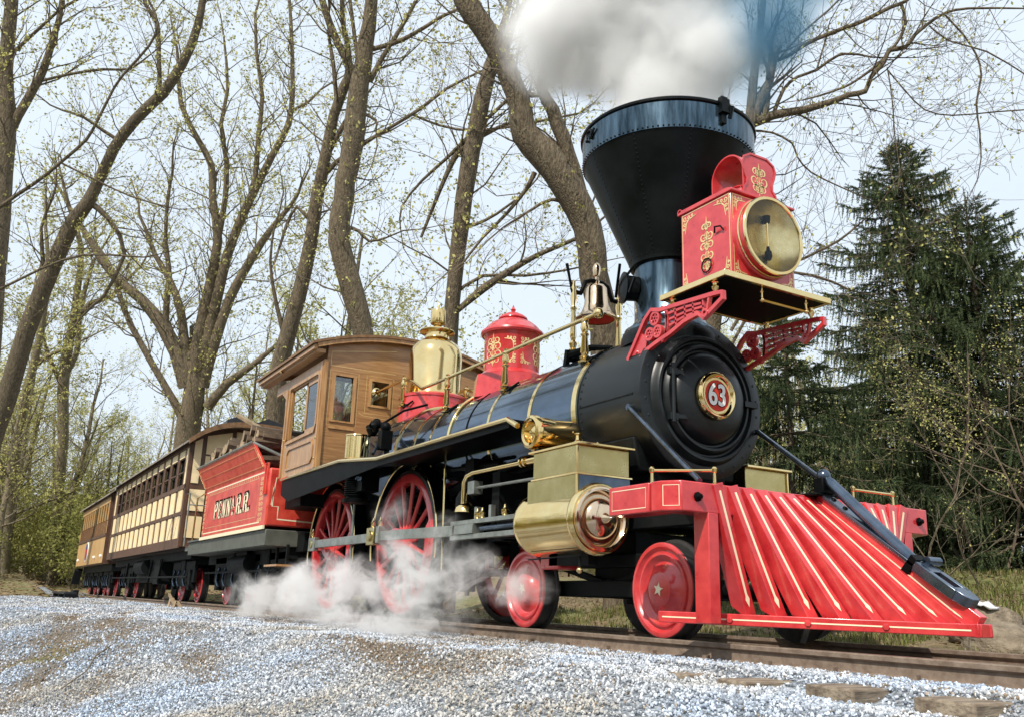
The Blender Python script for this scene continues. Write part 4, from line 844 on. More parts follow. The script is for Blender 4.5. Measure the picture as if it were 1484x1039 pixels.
# --- cab
CX0,CX1,CY,CZ0,CZ1=-8.72,-7.0,1.35,2.0,3.62
def cabside(sy):
    y0,y1=sy*(CY-.05),sy*CY; mb=MB()
    mb.box(CX0,CX1,y0,y1,CZ0,2.58); mb.box(CX0,CX1,y0,y1,3.40,CZ1); mb.box(CX0,-8.46,y0,y1,2.58,3.40); mb.box(-7.13,CX1,y0,y1,2.58,3.40)
    mb.box(-9.35,CX0,y0,y1,3.46,CZ1); mb.prism([(-8.72,3.46),(-9.05,3.46),(-8.72,3.28)],((0,y0,0),(1,0,0),(0,0,1)),.05*(-1 if sy>0 else 1)); return mb
mb=MB(); 
cab=lo('cab',cabside(-1),'wood',bev=.004)
ob('cab_side',cabside(1).mesh('cab_side',M['wood']),cab,(0,0,0))
for sy in(-1,1):
    Y=sy*CY; P=((0,Y,0),(1,0,0),(0,0,1)); t=-.0  
    mb=MB(); sg=1 if sy<0 else -1
    def rb(pts,w,t): mb.ribbon(pts,w,((0,Y,0),(1,0,0),(0,0,1)),t*sg)
    # window surround moulding
    rb([(-8.52,2.62),(-8.52,3.40),(-8.46,3.45),(-7.16,3.45),(-7.09,3.40),(-7.09,2.66),(-7.15,2.57),(-8.52,2.55),(-8.52,2.62)],.05,.03)
    # rounded lower panel
    c=[(-8.42,2.12),(-7.24,2.12),(-7.16,2.19),(-7.16,2.36),(-7.24,2.44),(-8.34,2.44),(-8.42,2.36),(-8.42,2.12)]
    rb(c,.035,.022)
    mb.box(-7.0,-7.06,Y,Y+sy*.02,2.02,3.60); mb.box(-8.72,-8.66,Y,Y+sy*.02,2.02,3.45)
    lo('mouldings',mb,'wood',parent=cab,smooth=30)
    mb=MB()
    for a,b in(((-7.72,2.60),(-7.72,3.40)),((-7.16,2.60),(-7.16,3.40)),((-7.72,2.63),(-7.16,2.63)),((-7.72,3.37),(-7.16,3.37))):
        ex=.03; mb.box(min(a[0],b[0])-ex,max(a[0],b[0])+ex,Y-sy*.045,Y-sy*.012,min(a[1],b[1])-ex,max(a[1],b[1])+ex)
    sash=lo('window_sash',mb,'wood',parent=cab)
    mb=MB(); mb.box(-7.69,-7.19,Y-sy*.03,Y-sy*.025,2.66,3.34); lo('pane',mb,'glass',parent=cab)
    mb=MB()
    for z in(2.15,2.45): mb.sphere((-7.03,Y+sy*.022,z),.018,8,5)
    mb.sphere((-8.55,Y+sy*.04,2.6),.022,8,5); lo('brass_hinge_knobs',mb,'brass',parent=cab)
# front wall
def roofz(y,base=3.80,rise=.30,half=1.56): return base+rise*(1-(y/half)**2)
def cabwall(x):
    mb=MB(); yw=[(-1.30,-1.18),(-.85,-.60),(-.28,.28),(.60,.85),(1.18,1.30)]
    for a,b in yw: mb.box(x-.05,x,a,b,2.0,3.42)
    mb.box(x-.05,x,-1.18,-.85,2.0,2.72); mb.box(x-.05,x,.85,1.18,2.0,2.72)
    mb.box(x-.05,x,-.60,-.28,2.0,3.02); mb.box(x-.05,x,.28,.60,2.0,3.02)
    ys=np.linspace(-1.30,1.30,15); mb.prism([(-1.30,3.42),(1.30,3.42)]+[(y,roofz(y)-.03) for y in ys[::-1]],((x-.05,0,0),(0,1,0),(0,0,1)),.05); return mb
fwall=lo('front_wall',cabwall(CX1),'wood_h',parent=cab)
P=((CX1,0,0),(0,1,0),(0,0,1))
mb=MB(); mb.box(CX1,CX1+.03,-1.35,-1.29,2.0,3.62); mb.box(CX1,CX1+.03,1.29,1.35,2.0,3.62); mb.bar((CX1+.011,-1.21,2.62),(CX1+.011,-.82,2.62),.02,.03); lo('corner_mouldings',mb,'wood',parent=cab,smooth=0)
for a,b,z0,z1 in((-1.18,-.85,2.72,3.42),(.85,1.18,2.72,3.42),(-.60,-.28,3.02,3.42),(.28,.60,3.02,3.42)):
    mb=MB(); mb.ribbon([(a,z0),(b,z0),(b,z1),(a,z1),(a,z0)],.055,P,.02); lo('front_window_frame',mb,'wood',parent=cab,smooth=0)
    mb=MB(); mb.box(CX1-.03,CX1-.026,a,b,z0,z1); lo('front_pane',mb,'glass',parent=cab)
mb=MB(); rectline(mb,P,-1.24,-.79,2.66,3.48,.005); rectline(mb,P,-.66,-.22,2.9,3.48,.005); mb.ribbon([(-1.24,3.55),(-1.24,3.76),(-.2,3.93)],.005,P,.0015); mb.ribbon([(-1.24,3.55),(-.2,3.56)],.005,P,.0015); mb.ribbon([(-.75,2.9),(-.70,2.86),(-.22,2.84)],.005,P,.0015)
lo('gold_lines',mb,'gold',parent=cab,smooth=0)
# cab roof
def arched_roof(x0,x1,half,base,rise,th,m,name,parent,n=18):
    ys=np.linspace(-half,half,n); top=[(y,base+rise*(1-(y/half)**2)+th) for y in ys]; bot=[(y,base+rise*(1-(y/half)**2)) for y in ys[::-1]]
    mb=MB(); 
    for i in range(n-1):
        mb.add([(x,p[0],p[1]) for x in(x0,x1) for p in(top[i],top[i+1],bot[n-2-i],bot[n-1-i])],[(0,1,2,3),(7,6,5,4),(0,4,5,1),(2,6,7,3)]+([(3,7,4,0)] if i==0 else [])+([(1,5,6,2)] if i==n-2 else []))
    return lo(name,mb,m,parent=parent)
arched_roof(-9.95,-6.86,1.58,3.80,.30,.04,'wood_d','cab_roof',cab)
mb=MB(); 
for sy in(-1,1): mb.box(-9.9,-6.9,sy*1.50,sy*1.55,3.735,3.80); mb.box(-9.9,-6.93,sy*1.36,sy*1.50,3.70,3.755)
ys=np.linspace(-1.5,1.5,12)
mb.ribbon([(y,roofz(y)-.03) for y in ys],.06,((-6.93,0,0),(0,1,0),(0,0,1)),.05); mb.ribbon([(y,roofz(y)-.03) for y in ys],.06,((-9.9,0,0),(0,1,0),(0,0,1)),.05)
lo('roof_cornice',mb,'wood',parent=cab)
mb=MB(); mb.sphere((-8.6,-1.53,3.72),.03,8,5); lo('roof_lamp_knob',mb,'brass',parent=cab)
mb=MB(); mb.lathe((-8.2,0,2.6),(1,0,0),[(0,0),(0,.7),(1.1,.7)],32); mb.box(-8.25,-8.15,-.3,.3,1.9,2.6); mb.tube([(-8.3,-.35,3.0),(-8.3,.35,3.0)],.03,8); mb.box(-8.6,-7.1,-1.28,-.8,2.0,2.45); lo('backhead',mb,'under',parent=cab)
mb=MB(); mb.box(-8.7,-7.0,-1.3,1.3,1.94,1.995); lo('cab_floor',mb,'wood_d',parent=cab)
mb=MB(); mb.box(-8.5,-7.1,1.24,1.27,2.5,3.45); lo('cab_shade_sheet',mb,'int',parent=cab)  # dark sheet added across the far window, standing in for cab shade
# ================================================================ TENDER
TD=empty('tender','red tender lettered PENN R.R. piled with firewood behind the wooden cab','tender',(-11.2,0,0))
def td(name,mb,m,**k): return lo(name,mb,m,parent=k.pop('parent',TD),**k)
X0,X1,TY=-13.55,-8.95,1.45
mb=MB(); mb.box(X0,X1,-TY,TY,1.29,2.22); tank=td('tank',mb,'red_t',bev=.03)
# front legs of the tank seen past the cab
for sy in(-1,1):
    v=[]; mb=MB()
    a=[(X0,sy*(TY-.005),2.20),(X1-.25,sy*(TY-.005),2.20),(X1-.62,sy*(TY+.17),2.70),(X0-.30,sy*(TY+.17),2.70)]
    mb.add(a+[(x,y-sy*.05,z) for x,y,z in a],[(0,1,2,3),(7,6,5,4),(0,4,5,1),(1,5,6,2),(2,6,7,3),(3,7,4,0)]); td('flared_board',mb,'red_t',bev=.008)
mb=MB(); mb.tube([(X0-.30,-TY-.17,2.70),(X1-.62,-TY-.17,2.70)],.022,8); mb.tube([(X1-.62,-TY-.17,2.70),(X1-.62,TY+.17,2.70)],.02,8) if False else None
mb.tube([(X1-.62,-TY-.15,2.68),(X1-.28,-.75,2.30)],.03,8); td('board_edge',mb,'steel')
Pt=((0,-TY-.0005,0),(1,0,0),(0,0,1))
mb=MB(); mb.box(X0,X1,-TY-.03,-TY-.0,1.235,1.295); mb.box(X0,X1,TY,TY+.03,1.235,1.295); td('tank_base_strip',mb,'cream')
mb=MB(); mb.box(X0-1.2,X1+.02,-TY+.02,TY-.02,.98,1.235); td('frame_beam',mb,'beam',bev=.01)
mb=MB(); mb.box(X0-1.18,X0,-TY-.02,TY+.02,1.235,1.27); td('rear_deck',mb,'beam')
mb=MB(); mb.ribbon([(X0+.15,2.17),(X1-.28,2.17)],.022,Pt,.003); mb.ribbon([(X0+.15,1.36),(X1-.35,1.36)],.02,Pt,.003); td('cream_lines',mb,'cream',smooth=0)
mb=MB(); rectline(mb,Pt,X0+.30,X1-.60,1.46,2.10,.008)
for sg_ in (0,):
    Pq=((0,-TY-.003,2.20),(1,0,0),(0,-.175/.5,1)); mb.ribbon([(X0-.02,.07),(X1-.36,.07),(X1-.58,.40),(X0-.22,.40),(X0-.02,.07)],.007,Pq,.003); mb.ribbon([(X0+.02,.24),(X1-.52,.24)],.005,Pq,.003)
q=random.Random(5)
for x in(X0+.10,X1-.42,X1-.30):
    for i in range(9):
        z=1.40+i*.085
        for f in(1,-1): mb.ribbon(spiral(x+f*.03,z,.035,q.uniform(0,6),R(380),f,12),.012,Pt,.002)
for z in(2.13,): 
    for i in range(30): mb.ribbon(spiral(X0+.3+i*.125,z,.02,q.uniform(0,6),R(360),1,8),.008,Pt,.0015)
td('gold_scroll_border',mb,'gold',smooth=0)
mb=MB(); q0=[(X1-.20,1.80),(X1-.06,1.80),(X1-.06,2.30),(X1-.20,2.30),(X1-.20,1.80)]; mb.ribbon(q0,.03,Pt,.03); td('grab_frame',mb,'red_t')
# front face stripes and shadowed legs
Pf=((X1+.0008,0,0),(0,1,0),(0,0,1)); mb=MB()
mb.ribbon([(-1.36,1.90),(-1.36,1.60),(-1.26,1.60),(-1.26,1.40),(-.55,1.38),(-.3,1.38)],.022,Pf,.002); mb.ribbon([(-1.38,1.62),(-1.33,2.06),(-1.15,2.06),(-1.15,2.17),(-.5,2.17)],.016,Pf,.002); td('cream_step_line',mb,'cream',smooth=0)
# lettering PENN a R.R.
def G(ch):
    b=lambda x0,x1,y0,y1:[(x0,y0),(x1,y0),(x1,y1),(x0,y1)]
    S=.18; o=[]
    def stem(x,y0=0,y1=1): 
        o.append(('p',b(x,x+S,y0,y1))); 
    def serif(x,y): o.append(('p',b(x-.07,x+S+.07,y,y+.11)))
    if ch in 'PR':
        stem(.08); serif(.08,0); o.append(('p',b(.01,.5,.89,1))); 
        o.append(('r',[(.3,.93)]+arc(.42,.73,.26,.215,90,-90,12)+[(.3,.51)],[.13]+[.13+.09*sin(i/11*PI) for i in range(12)]+[.10]))
        if ch=='R': o.append(('r',[(.42,.52),(.56,.34),(.62,.08),(.78,.06)],[.14,.2,.22,.12]))
    if ch=='E':
        stem(.08); o.append(('p',b(.01,.72,0,.12))); o.append(('p',b(.01,.72,.88,1))); o.append(('p',b(.62,.72,0,.3))); o.append(('p',b(.62,.72,.7,1))); o.append(('p',b(.2,.55,.45,.56))); o.append(('p',b(.47,.55,.36,.65)))
    if ch=='N':
        o.append(('p',b(.10,.22,0,1))); o.append(('p',b(.66,.78,0,1))); o.append(('p',[(.10,1),(.34,1),(.78,0),(.54,0)])); o.append(('p',b(.0,.32,0,.1))); o.append(('p',b(.56,.88,.9,1))); o.append(('p',b(.0,.3,.9,1)))
    if ch=='A':
        o.append(('p',[(.36,1),(.5,1),(.80,0),(.58,0)])); o.append(('p',[(.36,1),(.46,1),(.20,0),(.08,0)])); o.append(('p',b(.2,.65,.28,.38))); o.append(('p',b(0,.3,0,.1))); o.append(('p',b(.5,.88,0,.1)))
    if ch=='.': o.append(('p',b(.05,.27,0,.2)))
    return o
def text(mb,items,P,x0,z0,t,grow=0):
    for ch,x,y,wd,h in items:
        for it in G(ch):
            f=lambda p:(x0+x+p[0]*wd,z0+y+p[1]*h)
            if it[0]=='p':
                c=(sum(p[0] for p in it[1])/len(it[1]),sum(p[1] for p in it[1])/len(it[1]))
                mb.prism([f(p) for p in it[1]],P,t)
            else: mb.ribbon([f(p) for p in it[1]],[w_*wd for w_ in it[2]],P,t)
# letter row: x offset, baseline offset, width, height
ROW=[('P',0,0,.44,.31),('E',.40,0,.42,.31),('N',.80,0,.42,.31),('N',1.22,0,.42,.31),('A',1.64,.12,.32,.19),('.',1.74,0,.4,.28),('R',2.08,0,.48,.31),('.',2.47,0,.42,.31),('R',2.66,0,.50,.31),('.',3.08,0,.42,.31)]
sx=.81; ROW=[(c,x*sx,y,w_*sx,h*1.05) for c,x,y,w_,h in ROW]
mb=MB()
for dx in(.012,.026): text(mb,ROW,((0,-TY-.001-dx*.02,0),(1,0,0),(0,0,1)),-12.60+.05-dx,1.605-(-.012)+.012-dx*.2,-.0 or .0015)
td('letter_shadow',mb,'black',smooth=0)
mb=MB(); text(mb,ROW,((0,-TY-.0065,0),(1,0,0),(0,0,1)),-12.60,1.59,.003); td('lettering',mb,'cream',smooth=0)
# underframe and trucks used below tender and coaches
def truck_under(root,xc,name='truck',gauge=.735,r=.40,span=.9,red='red',light=None):
    mb=MB()
    for sy in(-1,1):
        mb.box(xc-span-.35,xc+span+.35,sy*.93,sy*1.0,.44,.92); mb.box(xc-.28,xc+.28,sy*.88,sy*1.02,.35,.98)
        for dx in(-span,span): mb.box(xc+dx-.10,xc+dx+.10,sy*.88,sy*1.04,.28,.72); mb.bar((xc+dx*1.35,sy*.97,.72),(xc+dx*.55,sy*.97,.32),.04,.05); mb.bar((xc+dx*.6,sy*.97,.30),(xc+dx*.1,sy*.97,.62),.04,.05)
        mb.tube([(xc-.2,sy*.96,.62),(xc-.2,sy*.96,.9)],.07,10); mb.tube([(xc+.2,sy*.96,.62),(xc+.2,sy*.96,.9)],.07,10)
    mb.box(xc-.25,xc+.25,-.9,.9,.55,.8)
    t=lo(name,mb,'under',parent=root,bev=.008)
    mb=MB()
    for sy in(-1,1):
        for dx in(-span*.75,-.15,span*.6): mb.tube([(xc+dx,sy*1.05,.72),(xc+dx-.10,sy*1.06,.58),(xc+dx-.12,sy*1.06,.46),(xc+dx+.02,sy*1.05,.36)],.022,6)
    lo('brake_hanger',mb,'steel_b',parent=t)
    for dx in(-span,span):
        for sy in(-1,1):
            o=ob('wheel',fw_,root,(xc+dx,sy*gauge,r),rot=(0,R(33*dx),0 if sy<0 else PI),scale=(r/.36,1,r/.36))
            c_=bpy.data.objects.new('tyre',tw_);C.objects.link(c_);c_.parent=o
    return t
truck_under(TD,-10.3,r=.36); truck_under(TD,-12.7,r=.36)
mb=MB(); mb.box(-14.6,-9.0,-1.0,1.0,.80,.98); mb.box(-11.9,-11.2,-1.1,1.1,.55,.98); mb.tube([(-14.4,-1.1,.62),(-9.2,-1.1,.62)],.02,6); mb.lathe((-11.55,-1.05,.75),(1,0,0),[(-.6,0),(-.6,.17),(.6,.17),(.6,0)],16); td('underframe',mb,'under')
mb=MB(); mb.box(-9.3,-8.6,-1.3,-1.05,.66,.69); sb_=td('step_board',mb,'wood'); mb=MB(); mb.box(-9.25,-9.2,-1.14,-1.1,.69,1.0); mb.box(-8.7,-8.65,-1.14,-1.1,.69,1.0); td('step_hanger',mb,'under')
mb=MB(); mb.tube([(-14.5,-1.42,1.26),(-14.45,-1.42,2.16),(-13.6,-1.45,2.18)],.018,8); td('rear_handrail',mb,'brass')
# firewood: every billet of the pile
q=random.Random(8)
def logmesh(k):
    r=random.Random(k); mb=MB(); L=1.0; n=7; ps=[(r.uniform(-.012,.012)+L*(i/3-.5),r.uniform(-.012,.012),r.uniform(-.012,.012)) for i in range(4)]
    mb.tube(ps,[.5*(1+r.uniform(-.12,.12)) *.12*2 for _ in range(4)],n); me=mb.mesh('billet',M['log'],50); me.materials.append(M['logend']); me.polygons[-1].material_index=1; me.polygons[-2].material_index=1; return me
LM=[logmesh(k) for k in range(5)]
cnt=0
for layer in range(5):
    z=2.48+layer*.115
    for i in range(21):
        x=-13.85+i*.205+q.uniform(-.06,.06)+layer*.06
        if x>-9.75: continue
        for part in(-1,1):
            if layer<1 and part==1: continue
            if layer==4 and q.random()<.3: continue
            y=part*.70+q.uniform(-.06,.06)-(.0 if layer<2 else .12)
            o=ob('firewood_billet',LM[q.randrange(5)],None,(x,y,z+q.uniform(-.04,.05)),rot=(q.uniform(-.12,.12),q.uniform(-.10,.10),PI/2+q.uniform(-.22,.22)),scale=(1.25+q.uniform(-.08,.15),q.uniform(.75,1.1),q.uniform(.7,1.05)))
            tag(o,'split firewood billet lying in the pile on the red tender','firewood log','firewood stacked on the tender')
o=ob('firewood_plank',MB().box(-.9,.9,-.10,.10,-.03,.03),None,(-10.3,-.95,2.90),m=M['logend'],rot=(.2,R(28),R(62)),bev=.006); tag(o,'pale split plank sticking up at front of the firewood pile','firewood log','firewood stacked on the tender')
# ================================================================ COACH with cream panels
def coach(x0,x1,W,zs,label,nwin,style):
    rt_=empty('passenger_coach',label,'railway coach',((x0+x1)/2,0,0)); WP[rt_.name]=Vector(((x0+x1)/2,0,0))
    a=lambda name,mb,m,**k: lo(name,mb,m,parent=k.pop('parent',rt_),**k)
    return rt_,a
x0,x1,W=-27.6,-15.75,1.45
CO,ca=coach(x0,x1,W,None,'cream and brown passenger coach with rows of panels behind the tender',12,0)
mb=MB()
for sy in(-1,1):
    y0,y1=sy*(W-.06),sy*(W-.02)
    mb.box(x0,x1,y0,y1,1.2,2.60); mb.box(x0,x1,y0,y1,3.24,3.52)
    for k in range(13): xx=x1-.35-.14+.07-k*.905; mb.box(xx-.12,xx+.10,y0,y1,2.6,3.24)
    mb.box(x0,x0+.32,y0,y1,2.6,3.24); mb.box(x1-.4,x1,y0,y1,2.6,3.24)
ys=np.linspace(-W+.03,W-.03,15); croof=lambda y:3.52+.50*(1-(abs(y)/1.62)**3)
for x in(x0,x1-.05):
    mb.prism([(-W+.03,1.2),(W-.03,1.2)]+[(y,croof(y)-.05) for y in ys[::-1]],((x,0,0),(0,1,0),(0,0,1)),.05)
body=ca('body',mb,'cbrown')
mb=MB(); mb.box(x0+.3,x1-.3,-W+.5,W-.5,1.3,3.4); mb.box(x0,x1,-1.3,1.3,1.14,1.2); ca('interior',mb,'int')
mb=MB()
for sy in(-1,1): mb.box(x0+.1,x1-.1,sy*(W-.10),sy*(W-.09),2.58,3.26)
ca('window_glass',mb,'glass_d')
mb=MB()
for sy in(-1,1):
    for z0,z1,t in((2.50,2.60,.012),(1.90,1.98,.010),(1.17,1.38,.015),(3.44,3.56,.03)): mb.box(x0-.005,x1+.005,sy*(W-.02),sy*(W+t),z0,z1)
    mb.box(x1-.10,x1+.01,sy*(W-.06),sy*(W+.012),1.2,3.5); mb.box(x0-.01,x0+.10,sy*(W-.06),sy*(W+.012),1.2,3.5)
ca('rails_and_corner_posts',mb,'cbrown')
def panel_me(w_,h_,t=.02):
    m_=MB(); m_.box(-w_/2,w_/2,-t/2,t/2,-h_/2,h_/2); return m_.mesh('panel',M['cpanel'],0)
pw=.53
m1=panel_me(pw,.50); m2=panel_me(pw,.50); m3=panel_me(.60,.17); m4=panel_me(.20,.84)
for sy in(-1,1):
    Y=sy*(W-.012)
    # narrow panels per row
    n=14; step=(x1-x0-.30)/n
    for k in range(n):
        xx=x1-.18-step*(k+.5)
        ob('panel',m1,CO,(xx,Y,2.24)); ob('panel',m2,CO,(xx,Y,1.64))
    for k in range(13):
        xx=x1-.35-.5-k*.905+.0
        if k<12:
            ob('panel',m3,CO,(xx-.02,Y,3.345))
            mb=MB(); mb.box(xx-.35,xx-.31,Y-.02*sy,Y,2.6,3.24); mb.box(xx+.31,xx+.35,Y-.02*sy,Y,2.6,3.24); mb.box(xx-.35,xx+.35,Y-.02*sy,Y,2.90,2.93)
            ca('window_frame',mb,'cbrown')
    ob('panel',m4,CO,(x1-.26,Y,3.02)); ob('panel',m4,CO,(x0+.22,Y,3.02))
# front end wall panels, door and window
E1=x1+.001
mw=MB()
def endpanel(y0,y1,z0,z1,m='cpanel'): 
    mb=MB(); mb.box(E1,E1+.018,y0,y1,z0,z1); ca('panel',mb,m)
for sy in(-1,1):
    for z0,z1 in((1.40,1.88),(2.0,2.48)):
        endpanel(sy*1.36,sy*1.02,z0,z1); endpanel(sy*.92,sy*.62,z0,z1)
    mb=MB(); P=((E1,0,0),(0,1,0),(0,0,1)); a_,b_=(-1.36,-1.20) if sy<0 else (1.20,1.36)
    mb.prism([(a_,2.62),(b_,2.62),(b_,croof(b_)-.16),(a_,croof(a_)-.16)],P,.018); ca('panel',mb,'cpanel')
    a_,b_=(-1.10,-.55) if sy<0 else (.55,1.10)
    mb=MB(); mb.prism([(a_,3.30),(b_,3.30),(b_,croof(b_)-.14),(a_,croof(a_)-.14)],P,.018); ca('panel',mb,'cpanel')
    mb=MB(); mb.prism([(a_,2.62),(b_,2.62),(b_,3.26),(a_,3.26)],P,.018) ; ca('panel',mb,'cpanel')
mb=MB(); mb.prism([(-.45,3.58),(.45,3.58),(.45,croof(.45)-.12),(0,croof(0)-.12),(-.45,croof(-.45)-.12)],((E1,0,0),(0,1,0),(0,0,1)),.018); ca('panel',mb,'cpanel')
mb=MB(); mb.box(E1,E1+.03,-.42,.42,1.25,3.5); d_=ca('end_door',mb,'cbrown',bev=.006)
mb=MB(); mb.box(E1+.031,E1+.036,-.28,.28,2.5,3.35); ca('door_pane',mb,'glass_d',parent=d_)
# roof shell with overhang, tarps on top
ys=np.linspace(-1.60,1.60,21); mb=MB()
top=[(y,3.50+.53*(1-(abs(y)/1.62)**3)) for y in ys]
for i in range(20):
    (a0,b0),(a1,b1)=top[i],top[i+1]; mb.add([(x,y,z) for x in(x0-.5,x1+.55) for y,z in((a0,b0),(a1,b1),(a1,b1-.05),(a0,b0-.05))],[(0,1,2,3),(7,6,5,4),(0,4,5,1),(2,6,7,3),(0,3,7,4),(1,5,6,2)])
ca('roof',mb,'roof',smooth=60)
mb=MB(); 
for i in range(20):
    (a0,b0),(a1,b1)=top[i],top[i+1]; mb.add([(x,y,z) for x in(x1+.545,x1+.59) for y,z in((a0,b0+.02),(a1,b1+.02),(a1,b1-.10),(a0,b0-.10))],[(0,1,2,3),(7,6,5,4),(0,4,5,1),(2,6,7,3),(0,3,7,4),(1,5,6,2)])
ca('roof_fascia',mb,'wood_d',smooth=60)
mb=MB(); 
for k in range(9):
    q=random.Random(40+k); xx=x1+.2-k*.5; n=9; vs=[]; 
    for i in range(n):
        y=-.75+1.9*i/(n-1); z=3.5+.53*(1-(abs(y)/1.62)**3)+.03; vs.append((y,z,.04+q.uniform(0,.17)))
    for i in range(n-1):
        y0,z0,h0=vs[i];y1,z1,h1=vs[i+1]; mb.add([(xx,y0,z0),(xx,y1,z1),(xx-.55,y1,z1),(xx-.55,y0,z0),(xx,y0,z0+h0),(xx,y1,z1+h1),(xx-.55,y1,z1+h1*.8),(xx-.55,y0,z0+h0*.8)],[(4,5,6,7),(0,1,5,4),(2,3,7,6),(0,4,7,3),(1,2,6,5)])
tp=ob('black_tarpaulin',mb,None,(0,0,0),m=M['tarp'],smooth=80); tag(tp,'crumpled black tarpaulin lying on the roof of the cream coach','tarpaulin')
truck_under(CO,-17.2,r=.40); truck_under(CO,-26.0,r=.40)
mb=MB(); mb.box(x0,x1,-1.15,1.15,.95,1.14); mb.box(-23.5,-20.5,-1.1,1.1,.45,.95); mb.box(-19.9,-19.2,-1.2,-.9,.4,1.0); mb.lathe((-21.8,-1.15,.85),(1,0,0),[(-.7,0),(-.7,.2),(.7,.2),(.7,0)],16); mb.tube([(x0,-1.2,.6),(x1,-1.2,.55)],.025,6)
for xx in(-18.9,-20.3,-22.6,-24.4): mb.bar((xx,-1.2,1.0),(xx-.3,-1.2,.45),.05,.05)
ca('underframe',mb,'under')
mb=MB(); mb.tube([(x1+.35,-1.4,1.2),(x1+.35,-1.4,2.35),(x1+.05,-1.4,2.35)],.018,8); mb.tube([(x1+.35,-.9,1.2),(x1+.35,-.9,2.35)],.018,8); mb.tube([(x1+.35,-1.4,2.1),(x1+.35,-.9,2.1)],.014,8); mb.box(x1,x1+.5,-1.3,1.3,1.1,1.2); ca('end_platform_rail',mb,'steel')
# dull yellow thing: small switch lantern stand / wooden crossed legs by the wheels
e=empty('wooden_sawhorse','small pale wooden trestle with crossed legs standing by the coach wheels','trestle',(-16.3,-1.25,-.15))
mb=MB(); mb.bar((-16.9,-1.30,.16),(-15.9,-1.35,-.05),.05,.05); ob('rail',mb,e,(0,0,0),m=M['logend'])
for dx,dy in((0,-.1),(0,.12),(.6,-.1),(.6,.1)): mb=MB(); mb.bar((-16.55+dx,-1.3+dy*.2,.08-.1*dx),(-16.5+dx+.15,-1.3+dy,-.15),.04,.04); ob('leg',mb,e,(0,0,0),m=M['logend'])
# ================================================================ FAR COACH
y0c,x0,x1=0,-37.6,-28.9
FC,fa=coach(x0,x1,1.45,None,'dull ochre coach with a round emblem at the far end of the train',0,1)
mb=MB(); mb.box(x0,x1,-1.43,1.43,1.12,2.55); mb.box(x0,x1,-1.43,1.43,3.2,3.45); mb.box(x0+.01,x1-.01,-1.40,1.40,2.5,3.25); fa('body',mb,'cyellow')
mb=MB()
for sy in(-1,1):
    mb.box(x0,x1,sy*1.43,sy*1.46,2.02,2.12); mb.box(x0,x1,sy*1.43,sy*1.46,3.38,3.5)
mb.box(x1-.01,x1+.04,-1.44,1.44,1.1,3.5)
fa('trim_rails',mb,'cbrown')
mp_=MB().box(-.19,.19,-.012,.012,-.50,.50).mesh('panel',M['cyellow'],0); mw_=MB().box(-.25,.25,-.012,.012,-.30,.30).mesh('window',M['glass_d'],0); mb_=MB().box(-.03,.03,-.02,.02,-.3,.3).mesh('mullion',M['cyellow'],0); bt_=MB().box(-.022,.022,-.015,.015,-.22,.22).mesh('batten',M['cbrown'],0)
for k in range(12):
    xx=x1-.6-k*.69
    for sy in (-1,1):
        ob('window',mw_,FC,(xx,sy*1.415,2.88)); ob('batten',bt_,FC,(xx+.34,sy*1.44,2.34)); ob('batten',bt_,FC,(xx,sy*1.44,2.34)); ob('mullion',mb_,FC,(xx+.34,sy*1.43,2.88))
mb=MB(); 
for i in range(20):
    (a0,b0),(a1,b1)=top[i],top[i+1]; mb.add([(x,y*.97,z-.06) for x in(x0-.4,x1+.35) for y,z in((a0,b0),(a1,b1),(a1,b1-.05),(a0,b0-.05))],[(0,1,2,3),(7,6,5,4),(0,4,5,1),(2,6,7,3),(0,3,7,4),(1,5,6,2)])
fa('roof',mb,'roof',smooth=60)
ex=-34.1
mb=MB(); mb.lathe((ex,-1.435,1.62),(0,-1,0),[(0,0),(0,.40),(.015,.39),(.02,0)],36); em=fa('emblem',mb,'white')
mb=MB(); mb.lathe((ex,-1.456,1.62),(0,-1,0),[(0,0),(.0,.33),(.004,.33),(.004,0)],36); fa('emblem_field',mb,mat('emblem_blue',(.03,.05,.22),.4),parent=em)
mb=MB(); mb.prism([(-.28,.10),(.28,.10),(.20,-.16),(0,-.28),(-.20,-.16)],((ex,-1.461,1.62),(1,0,0),(0,0,1)),.003); fa('emblem_shield',mb,'plate_red',parent=em,smooth=0)
mb=MB()
for xx in(x1-.5,x1-2.4,x0+.8): mb.sphere((xx,-1.45,1.35),.06,8,5)
fa('white_lamp',mb,'white')
truck_under(FC,-30.4,r=.40); truck_under(FC,-33.3,r=.4); truck_under(FC,-36.2,r=.40)
mb=MB(); mb.box(x0,x1,-1.1,1.1,.85,1.12); mb.bar((x0+.2,-1.3,1.0),(x0-.7,-1.3,.45),.3,.12); mb.bar((x0+.2,1.3,1.0),(x0-.7,1.3,.45),.3,.12); mb.box(x0-.3,x0,-.5,.5,.7,1.0); fa('underframe',mb,'under')
mb=MB(); mb.box(x1+.04,x1+.10,-1.3,-.5,1.2,2.4); fa('end_rail_lattice',mb,'cbrown')
